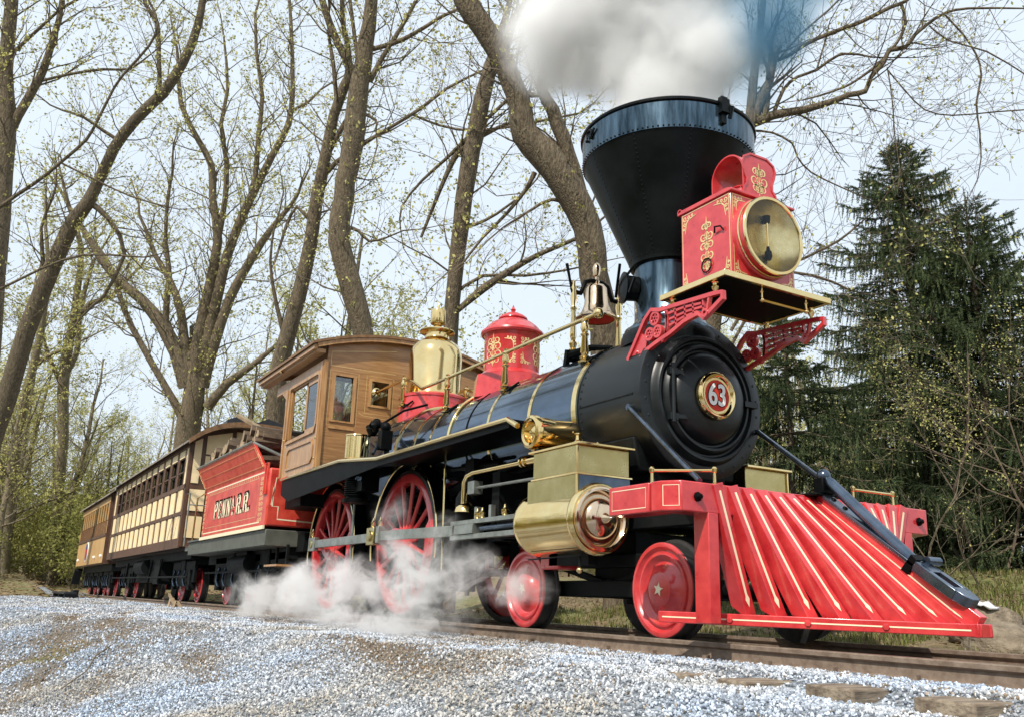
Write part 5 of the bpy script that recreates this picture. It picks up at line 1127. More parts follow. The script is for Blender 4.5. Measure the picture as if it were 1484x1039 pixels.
# ================================================================ VEGETATION
TRACED = {
 'big_leaning': [[(-7.66,4.67,0.56,0.308),(-7.11,4.01,3.52,0.283),(-6.86,3.67,4.94,0.271),(-6.74,3.37,5.89,0.259),(-6.62,3.13,6.71,0.259),(-6.64,2.78,7.30,0.277),(-6.74,2.27,7.94,0.295),(-6.85,1.89,8.28,0.246),(-6.79,1.77,8.69,0.209),(-6.77,1.55,9.16,0.197),(-6.77,1.34,9.57,0.197),(-6.83,0.95,10.10,0.209),(-6.88,0.61,10.56,0.222),(-6.85,0.28,11.27,0.185),(-6.74,-0.04,12.21,0.135)],
 [(-6.59,3.08,6.89,0.148),(-6.54,2.76,7.66,0.135),(-6.52,2.48,8.24,0.135),(-6.51,2.25,8.71,0.123),(-6.53,2.03,9.06,0.098),(-6.40,2.01,9.48,0.074),(-6.22,2.03,10.02,0.055),(-6.00,2.09,10.62,0.037)],
 [(-6.77,1.34,9.57,0.123),(-6.60,1.36,10.05,0.086),(-6.36,1.52,10.54,0.049),(-6.11,1.78,10.85,0.031)],
 [(-6.52,2.07,8.98,0.037),(-6.65,1.89,8.94,0.031),(-6.70,1.77,8.98,0.031)],
 [(-6.90,2.16,7.63,0.049),(-7.04,2.07,7.33,0.037),(-7.30,1.85,6.91,0.031),(-7.62,1.55,6.48,0.025),(-7.88,1.33,6.05,0.018)],
 [(-6.61,2.97,7.07,0.043),(-6.84,2.50,7.17,0.031),(-7.07,2.21,6.98,0.025),(-7.39,1.84,6.67,0.018)]],
 'straight': [[(-12.94,3.86,0.52,0.185),(-12.12,3.27,4.23,0.177),(-11.75,3.02,5.86,0.169),(-11.40,2.91,7.20,0.169),(-11.11,2.84,8.25,0.185),(-10.77,2.77,9.44,0.200),(-10.48,2.78,10.34,0.200),(-10.24,2.79,11.08,0.185),(-10.00,2.84,11.76,0.154),(-9.81,2.89,12.28,0.100),(-9.58,2.96,12.88,0.069),(-9.34,2.97,13.63,0.046)],
 [(-10.51,2.77,10.26,0.062),(-10.36,2.89,10.52,0.046),(-10.09,3.16,10.87,0.038),(-9.93,3.32,11.10,0.031)],
 [(-10.61,2.65,10.18,0.054),(-10.97,2.29,9.69,0.038),(-11.33,1.93,9.23,0.031),(-11.69,1.63,8.65,0.023),(-11.80,1.68,8.20,0.015)],
 [(-11.61,2.11,8.00,0.031),(-11.13,2.32,9.12,0.046),(-10.86,2.46,9.73,0.069),(-10.70,2.61,9.96,0.069)],
 [(-11.15,2.76,8.24,0.077),(-10.92,3.12,8.33,0.038),(-10.63,3.48,8.57,0.031),(-10.22,3.93,9.03,0.023)],
 [(-11.59,3.02,6.39,0.054),(-11.15,3.48,6.93,0.092),(-10.79,3.89,7.31,0.077),(-10.36,4.42,7.71,0.054),(-9.71,5.27,8.19,0.038)],
 [(-11.53,2.91,6.76,0.038),(-11.08,3.43,7.22,0.038),(-10.61,4.23,7.25,0.031),(-10.11,5.00,7.40,0.023)]],
 'twin_right': [[(-19.63,4.82,0.35,0.340),(-18.56,3.95,5.36,0.320),(-18.22,3.49,7.29,0.300),(-18.11,2.96,8.62,0.340),(-18.00,2.33,10.15,0.320),(-17.68,2.25,11.32,0.300),(-17.39,2.23,12.29,0.300),(-17.17,2.21,13.02,0.320),(-16.86,2.15,14.13,0.300),(-16.59,2.12,15.00,0.260),(-16.41,2.10,15.64,0.240),(-16.04,2.03,16.94,0.180),(-15.63,1.89,18.48,0.120)],
 [(-16.32,2.29,15.55,0.070),(-16.00,2.75,15.72,0.070),(-15.63,3.24,16.01,0.060),(-15.15,3.80,16.48,0.050),(-14.74,4.33,16.83,0.040),(-14.32,4.76,17.33,0.030)],
 [(-16.56,2.37,14.66,0.090),(-16.34,2.50,15.11,0.080),(-16.10,2.67,15.58,0.070),(-15.63,2.99,16.45,0.060),(-15.37,3.16,16.98,0.050),(-15.04,3.31,17.76,0.040)],
 [(-17.08,2.44,12.88,0.060),(-16.51,3.13,13.41,0.050),(-15.98,3.75,13.93,0.050),(-15.45,4.35,14.54,0.040),(-14.86,5.08,15.03,0.030)],
 [(-16.15,3.54,13.79,0.030),(-15.81,4.30,13.49,0.035),(-15.26,5.30,13.37,0.040),(-14.42,6.59,13.65,0.040),(-13.67,7.71,13.94,0.030)],
 [(-17.76,2.52,10.55,0.060),(-17.63,2.79,10.46,0.050),(-17.54,3.10,10.18,0.040),(-17.27,3.51,10.30,0.030)],
 [(-16.85,2.37,13.75,0.050),(-16.71,2.71,13.57,0.040),(-16.75,2.74,13.37,0.030)],
 [(-16.67,2.16,14.71,0.080),(-16.53,1.82,15.76,0.060),(-16.36,1.49,16.92,0.050),(-16.26,1.24,17.68,0.030)]],
 'twin_left': [[(-22.17,2.57,0.25,0.291),(-20.97,1.82,5.47,0.280),(-20.52,1.73,7.08,0.270),(-19.87,1.86,8.90,0.228),(-19.33,1.91,10.51,0.208),(-18.95,1.87,11.80,0.197),(-18.57,1.90,12.95,0.177),(-18.18,1.91,14.18,0.156),(-17.85,2.03,14.99,0.156),(-17.63,2.11,15.54,0.156),(-17.66,1.70,16.21,0.114),(-17.67,1.34,16.86,0.114),(-17.63,1.05,17.53,0.104),(-17.53,0.67,18.53,0.083)],
 [(-18.03,1.90,14.64,0.073),(-17.92,1.72,15.34,0.062),(-17.85,1.61,15.78,0.062),(-17.75,1.37,16.54,0.042)],
 [(-17.63,2.11,15.54,0.093),(-17.50,1.89,16.35,0.083),(-17.47,1.73,16.75,0.073),(-17.32,1.56,17.55,0.073),(-17.14,1.33,18.55,0.052)],
 [(-18.57,1.90,12.95,0.093),(-18.23,2.11,13.64,0.083),(-17.96,2.29,14.15,0.073)],
 [(-18.71,1.95,12.43,0.083),(-18.43,2.20,12.84,0.073),(-18.27,2.40,12.99,0.062)],
 [(-20.36,1.79,7.48,0.083),(-20.25,1.32,8.67,0.062),(-20.08,0.97,9.87,0.042),(-19.80,0.91,10.88,0.031)],
 [(-19.19,1.93,10.91,0.062),(-19.33,1.39,11.50,0.052),(-19.62,1.22,10.89,0.042),(-19.85,1.14,10.28,0.031)]],
 'many_stemmed': [[(-46.02,4.93,0.13,0.702),(-44.28,3.69,7.97,0.665),(-43.78,3.58,9.76,0.591),(-43.26,3.51,11.55,0.480)],
 [(-43.66,3.22,10.82,0.480),(-43.59,2.38,12.58,0.406),(-43.66,1.51,13.98,0.369),(-43.95,0.35,15.19,0.277),(-44.38,-0.94,16.22,0.222),(-44.57,-1.72,17.09,0.222),(-44.71,-2.63,18.31,0.166),(-44.89,-3.78,19.88,0.111)],
 [(-43.60,3.31,10.82,0.369),(-43.27,2.73,12.95,0.240),(-43.00,2.25,14.73,0.222),(-42.97,1.44,16.31,0.166),(-43.07,0.60,17.53,0.129),(-43.05,-0.11,18.94,0.092)],
 [(-43.39,3.47,11.19,0.406),(-42.70,3.31,13.69,0.332),(-41.99,3.37,15.84,0.295),(-41.20,3.37,18.35,0.240),(-40.89,2.76,20.48,0.203),(-40.54,2.40,22.26,0.185),(-40.62,1.50,23.66,0.148),(-40.67,0.47,25.41,0.129),(-40.28,-0.01,27.54,0.092)],
 [(-43.24,3.73,11.20,0.369),(-42.34,3.73,14.07,0.314),(-41.48,3.85,16.58,0.277),(-40.75,4.04,18.56,0.240),(-39.87,4.47,20.54,0.222),(-38.74,5.13,22.90,0.185),(-37.96,5.60,24.53,0.166),(-37.46,5.49,26.31,0.129),(-36.80,4.89,29.52,0.092),(-36.41,4.41,31.65,0.074)],
 [(-41.30,3.35,18.06,0.166),(-40.55,3.33,20.50,0.148),(-40.08,3.07,22.46,0.129),(-39.81,2.49,24.41,0.111),(-39.23,2.51,26.20,0.092),(-38.78,1.93,28.69,0.055)],
 [(-40.81,3.99,18.45,0.185),(-40.33,4.27,19.46,0.166),(-39.60,4.54,21.26,0.148),(-38.95,4.32,23.76,0.129),(-38.37,4.15,25.91,0.111),(-38.05,3.54,28.03,0.092),(-37.63,3.13,30.17,0.074)],
 [(-37.96,5.60,24.53,0.111),(-37.67,5.70,25.25,0.092),(-37.22,6.28,25.63,0.074),(-36.69,6.79,26.36,0.055)],
 [(-43.28,3.85,10.84,0.406),(-42.48,4.07,13.00,0.295),(-41.46,4.44,15.53,0.259),(-40.47,5.07,17.52,0.222),(-39.56,5.76,19.16,0.166),(-38.85,6.37,20.26,0.111)],
 [(-43.36,4.28,9.79,0.295),(-42.53,5.03,11.07,0.240),(-41.67,5.99,12.00,0.166),(-40.91,6.79,12.92,0.111)],
 [(-44.14,3.40,8.96,0.259),(-44.26,2.20,10.78,0.185),(-44.46,0.73,12.88,0.166),(-44.54,-0.35,14.63,0.148),(-44.44,-1.13,16.39,0.111)],
 [(-43.58,2.69,12.06,0.222),(-43.57,1.67,13.99,0.185),(-42.93,1.41,16.49,0.148),(-42.64,0.96,18.26,0.111),(-42.11,0.70,20.40,0.092),(-41.67,0.68,21.84,0.074)]],
 'leaning_left': [[(-33.32,-5.56,-1.05,0.419),(-32.34,-5.69,2.29,0.394),(-31.45,-5.45,4.69,0.369),(-30.68,-5.17,6.61,0.345),(-29.76,-4.89,9.01,0.320),(-28.74,-4.44,11.41,0.295),(-28.08,-4.08,12.86,0.271),(-27.69,-3.77,13.52,0.234),(-27.30,-3.54,14.34,0.197),(-26.83,-3.29,15.37,0.197),(-26.24,-2.82,16.37,0.197),(-25.52,-2.11,17.35,0.197),(-24.91,-1.65,18.42,0.172),(-24.40,-1.42,19.65,0.148),(-24.10,-1.43,20.60,0.123),(-23.75,-1.61,22.03,0.098)],
 [(-25.58,-2.18,17.28,0.086),(-25.31,-2.45,18.65,0.086),(-25.10,-2.67,19.72,0.086),(-25.16,-3.09,20.30,0.062),(-25.17,-3.48,21.00,0.049)],
 [(-27.69,-3.77,13.52,0.123),(-27.43,-2.98,12.90,0.098),(-27.44,-2.36,11.73,0.074),(-28.12,-2.76,10.28,0.062)],
 [(-26.68,-3.18,15.64,0.074),(-26.88,-3.71,15.98,0.062),(-27.16,-4.42,16.43,0.049),(-27.48,-5.10,16.64,0.037)],
 [(-29.25,-4.66,10.21,0.098),(-28.97,-4.82,11.40,0.086),(-28.74,-5.06,12.58,0.062),(-28.34,-4.90,13.55,0.049)]],
 'edge_left': [[(-25.62,-4.85,-0.79,0.300),(-24.26,-5.64,5.01,0.280),(-23.27,-6.02,8.87,0.260),(-22.54,-6.33,11.77,0.260),(-22.15,-6.50,13.32,0.260),(-21.88,-6.76,14.67,0.200),(-21.56,-6.85,15.83,0.190),(-21.37,-6.94,16.60,0.180),(-21.00,-7.13,18.15,0.140)],
 [(-22.28,-6.41,12.74,0.160),(-21.97,-6.22,13.37,0.130),(-21.56,-5.95,14.16,0.120),(-21.31,-5.80,14.69,0.110),(-21.01,-5.72,15.49,0.090),(-20.80,-5.66,16.07,0.080),(-20.62,-5.67,16.65,0.070),(-20.40,-5.72,17.43,0.050)],
 [(-21.79,-6.78,14.98,0.060),(-21.32,-6.29,15.58,0.050),(-20.75,-5.72,16.32,0.040),(-20.39,-5.29,16.67,0.040),(-19.90,-4.72,17.17,0.030)],
 [(-21.42,-5.81,14.36,0.040),(-20.97,-5.15,14.57,0.040),(-20.43,-4.32,14.74,0.040),(-20.07,-3.72,14.76,0.030),(-19.82,-3.41,14.99,0.030)]],
 'path_trunk_a': [[(-59.42,-3.23,-0.65,0.275),(-58.45,-3.55,3.04,0.275),(-57.43,-3.86,6.84,0.275),(-56.51,-3.98,10.00,0.275),(-55.85,-3.96,12.05,0.275),(-55.32,-3.83,13.50,0.254),(-54.49,-3.83,16.12,0.212),(-53.78,-3.95,18.62,0.148),(-53.24,-4.57,21.48,0.106)],
 [(-55.43,-3.85,13.17,0.148),(-54.80,-3.17,13.93,0.127),(-54.11,-2.22,14.38,0.085)]],
 'path_trunk_b': [[(-61.37,-0.43,-0.60,0.312),(-60.81,-0.63,1.56,0.312),(-59.83,-0.94,5.23,0.312),(-58.77,-1.36,9.37,0.335),(-58.13,-1.85,12.34,0.357),(-57.43,-2.05,14.93,0.335),(-56.85,-1.99,16.67,0.268),(-56.24,-2.12,18.83,0.223),(-55.55,-2.32,21.42,0.178),(-55.39,-3.44,23.97,0.134)],
 [(-58.01,-1.88,12.77,0.178),(-58.09,-2.94,14.47,0.134),(-57.99,-3.68,16.17,0.112),(-57.66,-4.50,18.74,0.089)],
 [(-56.85,-1.99,16.67,0.178),(-56.02,-1.29,17.99,0.156),(-55.24,-0.21,18.46,0.134),(-54.28,0.73,19.80,0.089)],
 [(-57.87,-1.99,13.42,0.201),(-57.09,-1.47,14.95,0.178),(-56.43,-1.75,17.54,0.156),(-55.34,-1.52,20.58,0.112)]],
 'overhang': [[(-16.81,-6.34,-0.52,0.208),(-15.80,-6.76,3.49,0.194),(-15.13,-6.93,5.90,0.138)],
 [(-15.13,-6.93,5.90,0.083),(-14.65,-6.61,6.86,0.062),(-14.08,-6.00,7.55,0.042),(-13.63,-5.48,8.03,0.038),(-13.27,-5.10,8.44,0.035),(-12.91,-4.73,8.91,0.035),(-12.72,-4.60,9.28,0.031),(-12.41,-4.42,9.92,0.028),(-12.19,-4.24,10.29,0.028),(-11.87,-3.95,10.76,0.028),(-11.69,-3.87,11.20,0.028),(-11.69,-4.11,11.65,0.021)],
 [(-15.13,-6.93,5.90,0.042),(-14.74,-6.19,5.80,0.035),(-14.43,-5.74,5.95,0.028),(-13.92,-5.09,6.38,0.024),(-13.43,-4.42,6.67,0.021),(-12.94,-3.58,6.67,0.021)],
 [(-13.27,-5.10,8.44,0.021),(-12.98,-4.42,8.12,0.021),(-12.69,-3.78,7.83,0.017),(-12.38,-3.15,7.66,0.014)]],
 'limb_right': [[(-5.52,4.51,0.04,0.162),(-5.04,4.21,2.12,0.145),(-4.51,4.00,4.20,0.129),(-3.92,3.89,6.28,0.118),(-3.62,3.89,7.23,0.108),(-3.46,3.98,7.56,0.108)],
 [(-3.46,3.98,7.56,0.097),(-3.26,4.26,7.68,0.070),(-3.00,4.66,7.78,0.059),(-2.75,5.00,7.91,0.048),(-2.59,5.23,8.03,0.043),(-2.44,5.44,8.09,0.043),(-2.35,5.48,8.31,0.038),(-2.20,5.62,8.54,0.043),(-2.12,5.66,8.72,0.038),(-1.98,5.87,8.77,0.038),(-1.86,5.97,8.97,0.032),(-1.72,6.12,9.14,0.027),(-1.55,6.32,9.31,0.022),(-1.35,6.62,9.39,0.019),(-0.92,7.33,9.41,0.013)],
 [(-3.47,3.96,7.56,0.081),(-3.36,3.94,7.96,0.075),(-3.24,3.90,8.42,0.065),(-3.07,3.87,9.00,0.054),(-2.85,3.81,9.84,0.043)],
 [(-3.33,4.15,7.65,0.059),(-3.24,4.14,7.97,0.048),(-3.17,4.10,8.28,0.038),(-3.03,4.06,8.80,0.027)],
 [(-3.24,4.27,7.73,0.032),(-3.09,4.34,8.07,0.027),(-2.94,4.49,8.27,0.024),(-2.76,4.73,8.38,0.022),(-2.51,5.02,8.64,0.022),(-2.29,5.43,8.61,0.016)],
 [(-2.76,4.73,8.38,0.016),(-2.68,4.76,8.62,0.013),(-2.60,4.78,8.83,0.013)],
 [(-3.06,4.00,8.80,0.038),(-3.03,4.20,8.52,0.032),(-2.78,4.50,8.75,0.032),(-2.53,4.83,8.95,0.032),(-2.30,5.14,9.09,0.032),(-2.16,5.33,9.21,0.032),(-1.97,5.56,9.36,0.030),(-1.83,5.75,9.46,0.027),(-1.63,5.97,9.71,0.027)],
 [(-1.87,5.70,9.42,0.027),(-1.90,5.81,9.13,0.027),(-2.03,5.74,8.84,0.024),(-2.19,5.61,8.60,0.022),(-2.33,5.46,8.41,0.022),(-2.49,5.28,8.24,0.019),(-2.60,5.14,8.14,0.019),(-2.81,4.86,8.01,0.016),(-2.98,4.61,7.92,0.011)],
 [(-3.03,4.20,8.52,0.016),(-2.77,4.43,8.92,0.016),(-2.47,4.74,9.29,0.016),(-2.28,4.92,9.56,0.011)],
 [(-1.56,6.32,9.28,0.016),(-1.48,6.60,9.00,0.016),(-1.44,6.84,8.69,0.016),(-1.47,6.96,8.38,0.016),(-1.60,6.96,7.97,0.016),(-1.66,7.07,7.55,0.013),(-1.74,7.16,7.14,0.011)],
 [(-1.72,6.13,9.11,0.013),(-1.61,6.43,8.89,0.013),(-1.35,6.97,8.75,0.013),(-1.12,7.53,8.43,0.011)],
 [(-2.19,5.67,8.46,0.011),(-2.25,5.81,8.03,0.011),(-2.35,5.94,7.46,0.009)],
 [(-2.20,5.67,8.44,0.011),(-2.13,5.95,8.14,0.011),(-2.03,6.28,7.84,0.011),(-1.83,6.67,7.77,0.011),(-1.49,7.21,7.84,0.011),(-1.24,7.62,7.89,0.011)],
 [(-3.48,4.02,7.44,0.019),(-3.32,4.30,7.42,0.016),(-3.20,4.59,7.27,0.016),(-3.20,4.69,7.07,0.013),(-3.14,4.91,6.84,0.013),(-2.97,5.32,6.65,0.011),(-2.77,5.77,6.46,0.009)],
 [(-4.30,4.24,4.42,0.027),(-3.84,4.57,5.26,0.027),(-3.48,5.03,5.54,0.022),(-3.15,5.45,5.82,0.019),(-2.97,5.65,6.04,0.016)],
 [(-4.34,4.28,4.21,0.027),(-3.80,4.67,5.22,0.022),(-3.46,5.22,5.29,0.022),(-3.23,5.71,5.10,0.016)]],
}

class TB(MB): pass
def rot_dir(d,ang,az,r):
    d=Vector(d).normalized(); e=d.orthogonal().normalized(); g=d.cross(e)
    return (d*cos(ang)+(e*cos(az)+g*sin(az))*sin(ang)).normalized()
def grow(tb,p,d,L,r,lev,q,tips,up=.12,wig=.22,seg=4,fan=(3,4),fine=None):
    """one limb and its side shoots"""
    pts=[tuple(p)]; rs=[r]; P=Vector(p); d=Vector(d)
    for i in range(seg):
        d=(d+Vector((q.gauss(0,wig),q.gauss(0,wig),q.gauss(0,wig)*.7+up))).normalized(); P=P+d*L/seg; pts.append(tuple(P)); rs.append(max(r*(1-.8*(i+1)/seg),.003))
    dst=tb if r>.012 or fine is None else fine
    dst.tube(pts,rs,6 if r>.05 else (4 if r>.02 else 3),False)
    if lev<=0:
        tips.extend(pts[1:]); return
    tips.append(pts[-1])
    k=q.randint(*fan)
    for i in range(k):
        t=.25+.75*(i+q.random())/k; j=min(int(t*seg),seg-1); f_=t*seg-j; a=Vector(pts[j]); b=Vector(pts[j+1]); o=a.lerp(b,f_)
        nd=rot_dir(b-a,q.uniform(.45,1.0),q.uniform(0,6.28),q); grow(tb,o,nd,L*q.uniform(.42,.68),max(r*(1-.7*t)*.6,.003),lev-1,q,tips,up,wig,max(seg-1,3),fan,fine)
def leaves(pts,n,q,sz,spread=.12,droop=0):
    v=[];f=[]
    for i in range(n):
        p=pts[q.randrange(len(pts))]; c=(p[0]+q.gauss(0,spread),p[1]+q.gauss(0,spread),p[2]+q.gauss(0,spread)-droop)
        s=sz*q.uniform(.5,1.3); a=Vector((q.gauss(0,1),q.gauss(0,1),q.gauss(0,1))).normalized(); b=a.orthogonal().normalized()*s*.55; a=a*s; o=len(v)
        v+= [(c[0]-a.x,c[1]-a.y,c[2]-a.z),(c[0]+b.x,c[1]+b.y,c[2]+b.z),(c[0]+a.x,c[1]+a.y,c[2]+a.z),(c[0]-b.x,c[1]-b.y,c[2]-b.z)]; f.append((o,o+1,o+2,o+3))
    m=MB(); m.v=v; m.f=f; return m
def smooth_path(l):
    """resample a traced limb with a little natural waviness"""
    P=[Vector(p[:3]) for p in l]; Rr=[p[3] for p in l]; out=[];rr=[]
    for i in range(len(P)-1):
        p0=P[max(i-1,0)];p1=P[i];p2=P[i+1];p3=P[min(i+2,len(P)-1)]
        for t in(0,.5):
            a=.5*((2*p1)+(p2-p0)*t+(2*p0-5*p1+4*p2-p3)*t*t+(3*p1-p0-3*p2+p3)*t**3); out.append(tuple(a)); rr.append(Rr[i]*(1-t)+Rr[i+1]*t)
    out.append(tuple(P[-1])); rr.append(Rr[-1]); return out,rr
INFO={
'big_leaning':('thick leaning bare tree rising right behind the boiler and smokestack','brown_bark',2.0,5,3,900,.05),
'straight':('straight grey trunk rising behind the steam dome with a crossing limb','bark',2.3,6,3,1100,.05),
'twin_right':('tall bare tree with knobbly trunk above the wooden cab roof, right of a twin','bark',2.8,7,3,2600,.055),
'twin_left':('bare forking tree just left of the knobbly trunk over the cab','bark',2.8,7,3,2600,.055),
'many_stemmed':('big many-stemmed tree fanning out above the cream coach','bark',3.6,8,3,9500,.085),
'leaning_left':('long trunk leaning across the upper left over the gravel bank','bark',2.4,7,3,3500,.06),
'edge_left':('mottled pale trunk forking at the far left edge of the woods','bark',2.6,7,3,2500,.06),
'path_trunk_a':('slim leaning trunk rising at the left end of the gravel','bark2',4,5,3,2600,.10),
'path_trunk_b':('upright slim trunk beside the far end of the ochre coach','bark2',4,6,3,2600,.10),
'overhang':('dark overhanging branch sweeping up across the left side from an unseen trunk','bark',1.3,6,2,260,.035),
'limb_right':('dark limbs reaching right over the spruce from behind the smokestack','bark',1.6,7,3,1500,.035),
}
for name,limbs in TRACED.items():
    label,bm_,TL,dens,lev,nl,ls=INFO[name]; q=random.Random(sum(map(ord,name)))
    p0=limbs[0][0]; base=(p0[0],p0[1],hgt(p0[0],p0[1])-.1)
    e=empty('bare_tree',label,'tree',base)
    trunk=TB(); fine=TB(); tips=[]
    for li,l in enumerate(limbs):
        if li==0: l=[(p0[0],p0[1],base[2],p0[3]*1.15)]+list(l) if l[0][2]>base[2]+.1 else l
        pts,rs=smooth_path(l)
        for k in range(1,len(pts)-1): 
            r=rs[k]*.10; pts[k]=(pts[k][0]+q.uniform(-r,r),pts[k][1]+q.uniform(-r,r),pts[k][2]+q.uniform(-r,r))
        trunk.tube(pts,rs,10 if rs[0]>.15 else 6,True)
        # side shoots, more toward the tips
        tot=sum((Vector(a)-Vector(b)).length for a,b in zip(pts,pts[1:])); n=max(2,int(tot*dens/TL*(.35 if li==0 else .8)))
        for i in range(n):
            t=(.30 if li==0 else .12)+(.88 if li else .70)*(i+q.random())/n; t=min(t,.99); j=min(int(t*(len(pts)-1)),len(pts)-2); a=Vector(pts[j]);b=Vector(pts[j+1]); o=a.lerp(b,t*(len(pts)-1)-j)
            if o.z<3.2 and name not in('path_trunk_a','path_trunk_b'): continue
            d=rot_dir(b-a,q.uniform(.5,1.2),q.uniform(0,6.28),q); rr=min(rs[j]*.35,TL*.012)
            grow(trunk,o,d,TL*q.uniform(.5,1.1),max(rr,.006),lev-1,q,tips,.10,.25,4,(3,4),fine)
        a=Vector(pts[-2]);b=Vector(pts[-1]); grow(trunk,b,(b-a).normalized(),TL*.8,rs[-1],lev-1,q,tips,.08,.2,4,(3,4),fine)
    t_=lo('trunk',trunk,{'brown_bark':'bark'}.get(bm_,bm_),parent=e,smooth=80); t_.name='trunk'
    tag(lo('twigs',fine,'twig',parent=e,smooth=0),kind='stuff')
    sp_=[]
    for l in limbs:
        for a,b in zip(l,l[1:]):
            A=Vector(a[:3]);Bv=Vector(b[:3]); m_=int((Bv-A).length*5)
            for k in range(m_):
                if a[3]<.03 or A.z<3: continue
                P_=A.lerp(Bv,q.random()); n_v=rot_dir(Bv-A,1.57,q.uniform(0,6.28),q); sp_.append(tuple(P_+n_v*(a[3]+.04)))
    if sp_: lo('trunk_sprouts',leaves(sp_,len(sp_)*4,q,ls*.75,.035),'bud',parent=e,smooth=0)
    if tips:
        c_=lo('crown',leaves(tips,int(nl*1.25),q,ls*.85,.05),'bud',parent=e,smooth=0)
# ---------------- generic woods
def make_variant(k,H=17,stems=1,leafn=2600,leafy='bud'):
    q=random.Random(100+k); tb=TB(); fine=TB(); tips=[]
    for s_ in range(stems):
        d=Vector((q.uniform(-.12,.12),q.uniform(-.12,.12),1)); P=Vector((0,0,-.3)); pts=[tuple(P)]; r0=H*q.uniform(.011,.017); rs=[r0*1.3]; n=9
        if stems>1: d=Vector((cos(s_*2.1+k)*.30,sin(s_*2.1+k)*.30,1))
        for i in range(n):
            d=(d+Vector((q.gauss(0,.07),q.gauss(0,.07),.09))).normalized(); P=P+d*H*.82/n; pts.append(tuple(P)); rs.append(r0*(1-.85*(i+1)/n)+.01)
        tb.tube(pts,rs,8,False)
        nb=q.randint(15,20)
        for i in range(nb):
            t=.22+.78*(i+q.random())/nb; t=min(t,.98); j=min(int(t*n),n-1); o=Vector(pts[j]).lerp(Vector(pts[j+1]),t*n-j); a=q.uniform(0,6.28); el=q.uniform(.2,.9); dd=Vector((cos(a)*cos(el),sin(a)*cos(el),sin(el)))
            grow(tb,o,dd,H*.30*(1.1-.6*t)*q.uniform(.7,1.2),rs[j]*.34,2,q,tips,.13,.20,4,(3,4),fine)
    return tb.mesh('trunk',M['bark2'],80),fine.mesh('twigs',M['twig'],0),leaves(tips,leafn,q,.075,.10).mesh('crown',M[leafy],0)
VAR=[make_variant(0,leafn=4200),make_variant(1,19,leafn=4200),make_variant(2,15,2,4600),make_variant(3,18,1,2200),make_variant(4,14,3,3400),make_variant(5,20,1,2600)]
q=random.Random(21); placed=[]
def place_tree(x,y,v,s,label,grp,zoff=0,leaf=True):
    z=far_h(x,y)-.1; e=empty('woodland_tree',label,'tree',(x,y,z),grp); e.rotation_euler=(q.uniform(-.05,.05),q.uniform(-.05,.05),q.uniform(0,6.28)); e.scale=(s,s,s*q.uniform(.92,1.1))
    for nm,me in zip(('trunk','twigs','crown'),VAR[v]):
        o=bpy.data.objects.new(nm,me); C.objects.link(o); o.parent=e
def ok(x,y,dm): return all((x-a)**2+(y-b)**2>dm*dm for a,b in placed)
# view fan: direction angle measured from -x toward +y
n_=0; tries=0
while n_<118 and tries<6000:
    tries+=1
    u=q.random(); az=-.10+1.2*u**1.8; dist=q.uniform(34,115) if az<.35 else q.uniform(48,95)
    x=CAMPOS[0]-cos(az)*dist; y=CAMPOS[1]+sin(az)*dist
    if -3.4<y<4.2 : 
        if not(x<-60): continue
    if y<=-3.4 and x>-46: continue
    if not ok(x,y,3.1): continue
    placed.append((x,y)); n_+=1
    vv=q.randrange(6); reg=0 if az<.12 else 1 if az<.3 else 2 if az<.5 else 3 if az<.8 else 4
    place_tree(x,y,vv,q.uniform(.75,1.15),['single-trunk bare spring tree','tall slim bare spring tree','forked bare spring tree','straight budding spring tree','three-stemmed budding tree','very tall bare tree'][vv]+[' in the woods beyond the last coach',' in the woods above the two coaches',' in the woods behind the tender and cab',' in the woods behind the boiler',' in the woods behind the spruces'][reg],'woodland trees behind the train')
slim=[make_variant(6,16,leafn=2400),make_variant(7,19,leafn=2600)]; VAR+=slim
for i in range(70):
    u=q.random(); az=.0+1.0*u**1.3; dist=q.uniform(50,100); x=CAMPOS[0]-cos(az)*dist; y=CAMPOS[1]+sin(az)*dist
    if -3.4<y<4.2 and x>-60: continue
    if y<=-3.4 and x>-50: continue
    place_tree(x,y,6+i%2,q.uniform(.55,.8),['slim pale young tree','slim straight pale sapling'][i%2]+(' in the woods beyond the last coach' if az<.16 else ' in the woods behind the coaches' if az<.35 else ' in the woods behind the cab' if az<.6 else ' in the woods behind the smokestack'),'slim trees deep in the woods')
for i in range(34):
    x=q.uniform(-40,44); y=q.uniform(-46,-25)
    place_tree(x,y,q.randrange(6),q.uniform(.7,1.0),'bare tree across the clearing on the camera side of the track','trees across the clearing')
for i in range(8):
    x=q.uniform(16,46); y=q.uniform(-26,28)
    if abs(y)<5: y+=9
    place_tree(x,y,q.randrange(6),q.uniform(.7,.95),'bare tree ahead of the locomotive down the line','trees ahead of the locomotive')
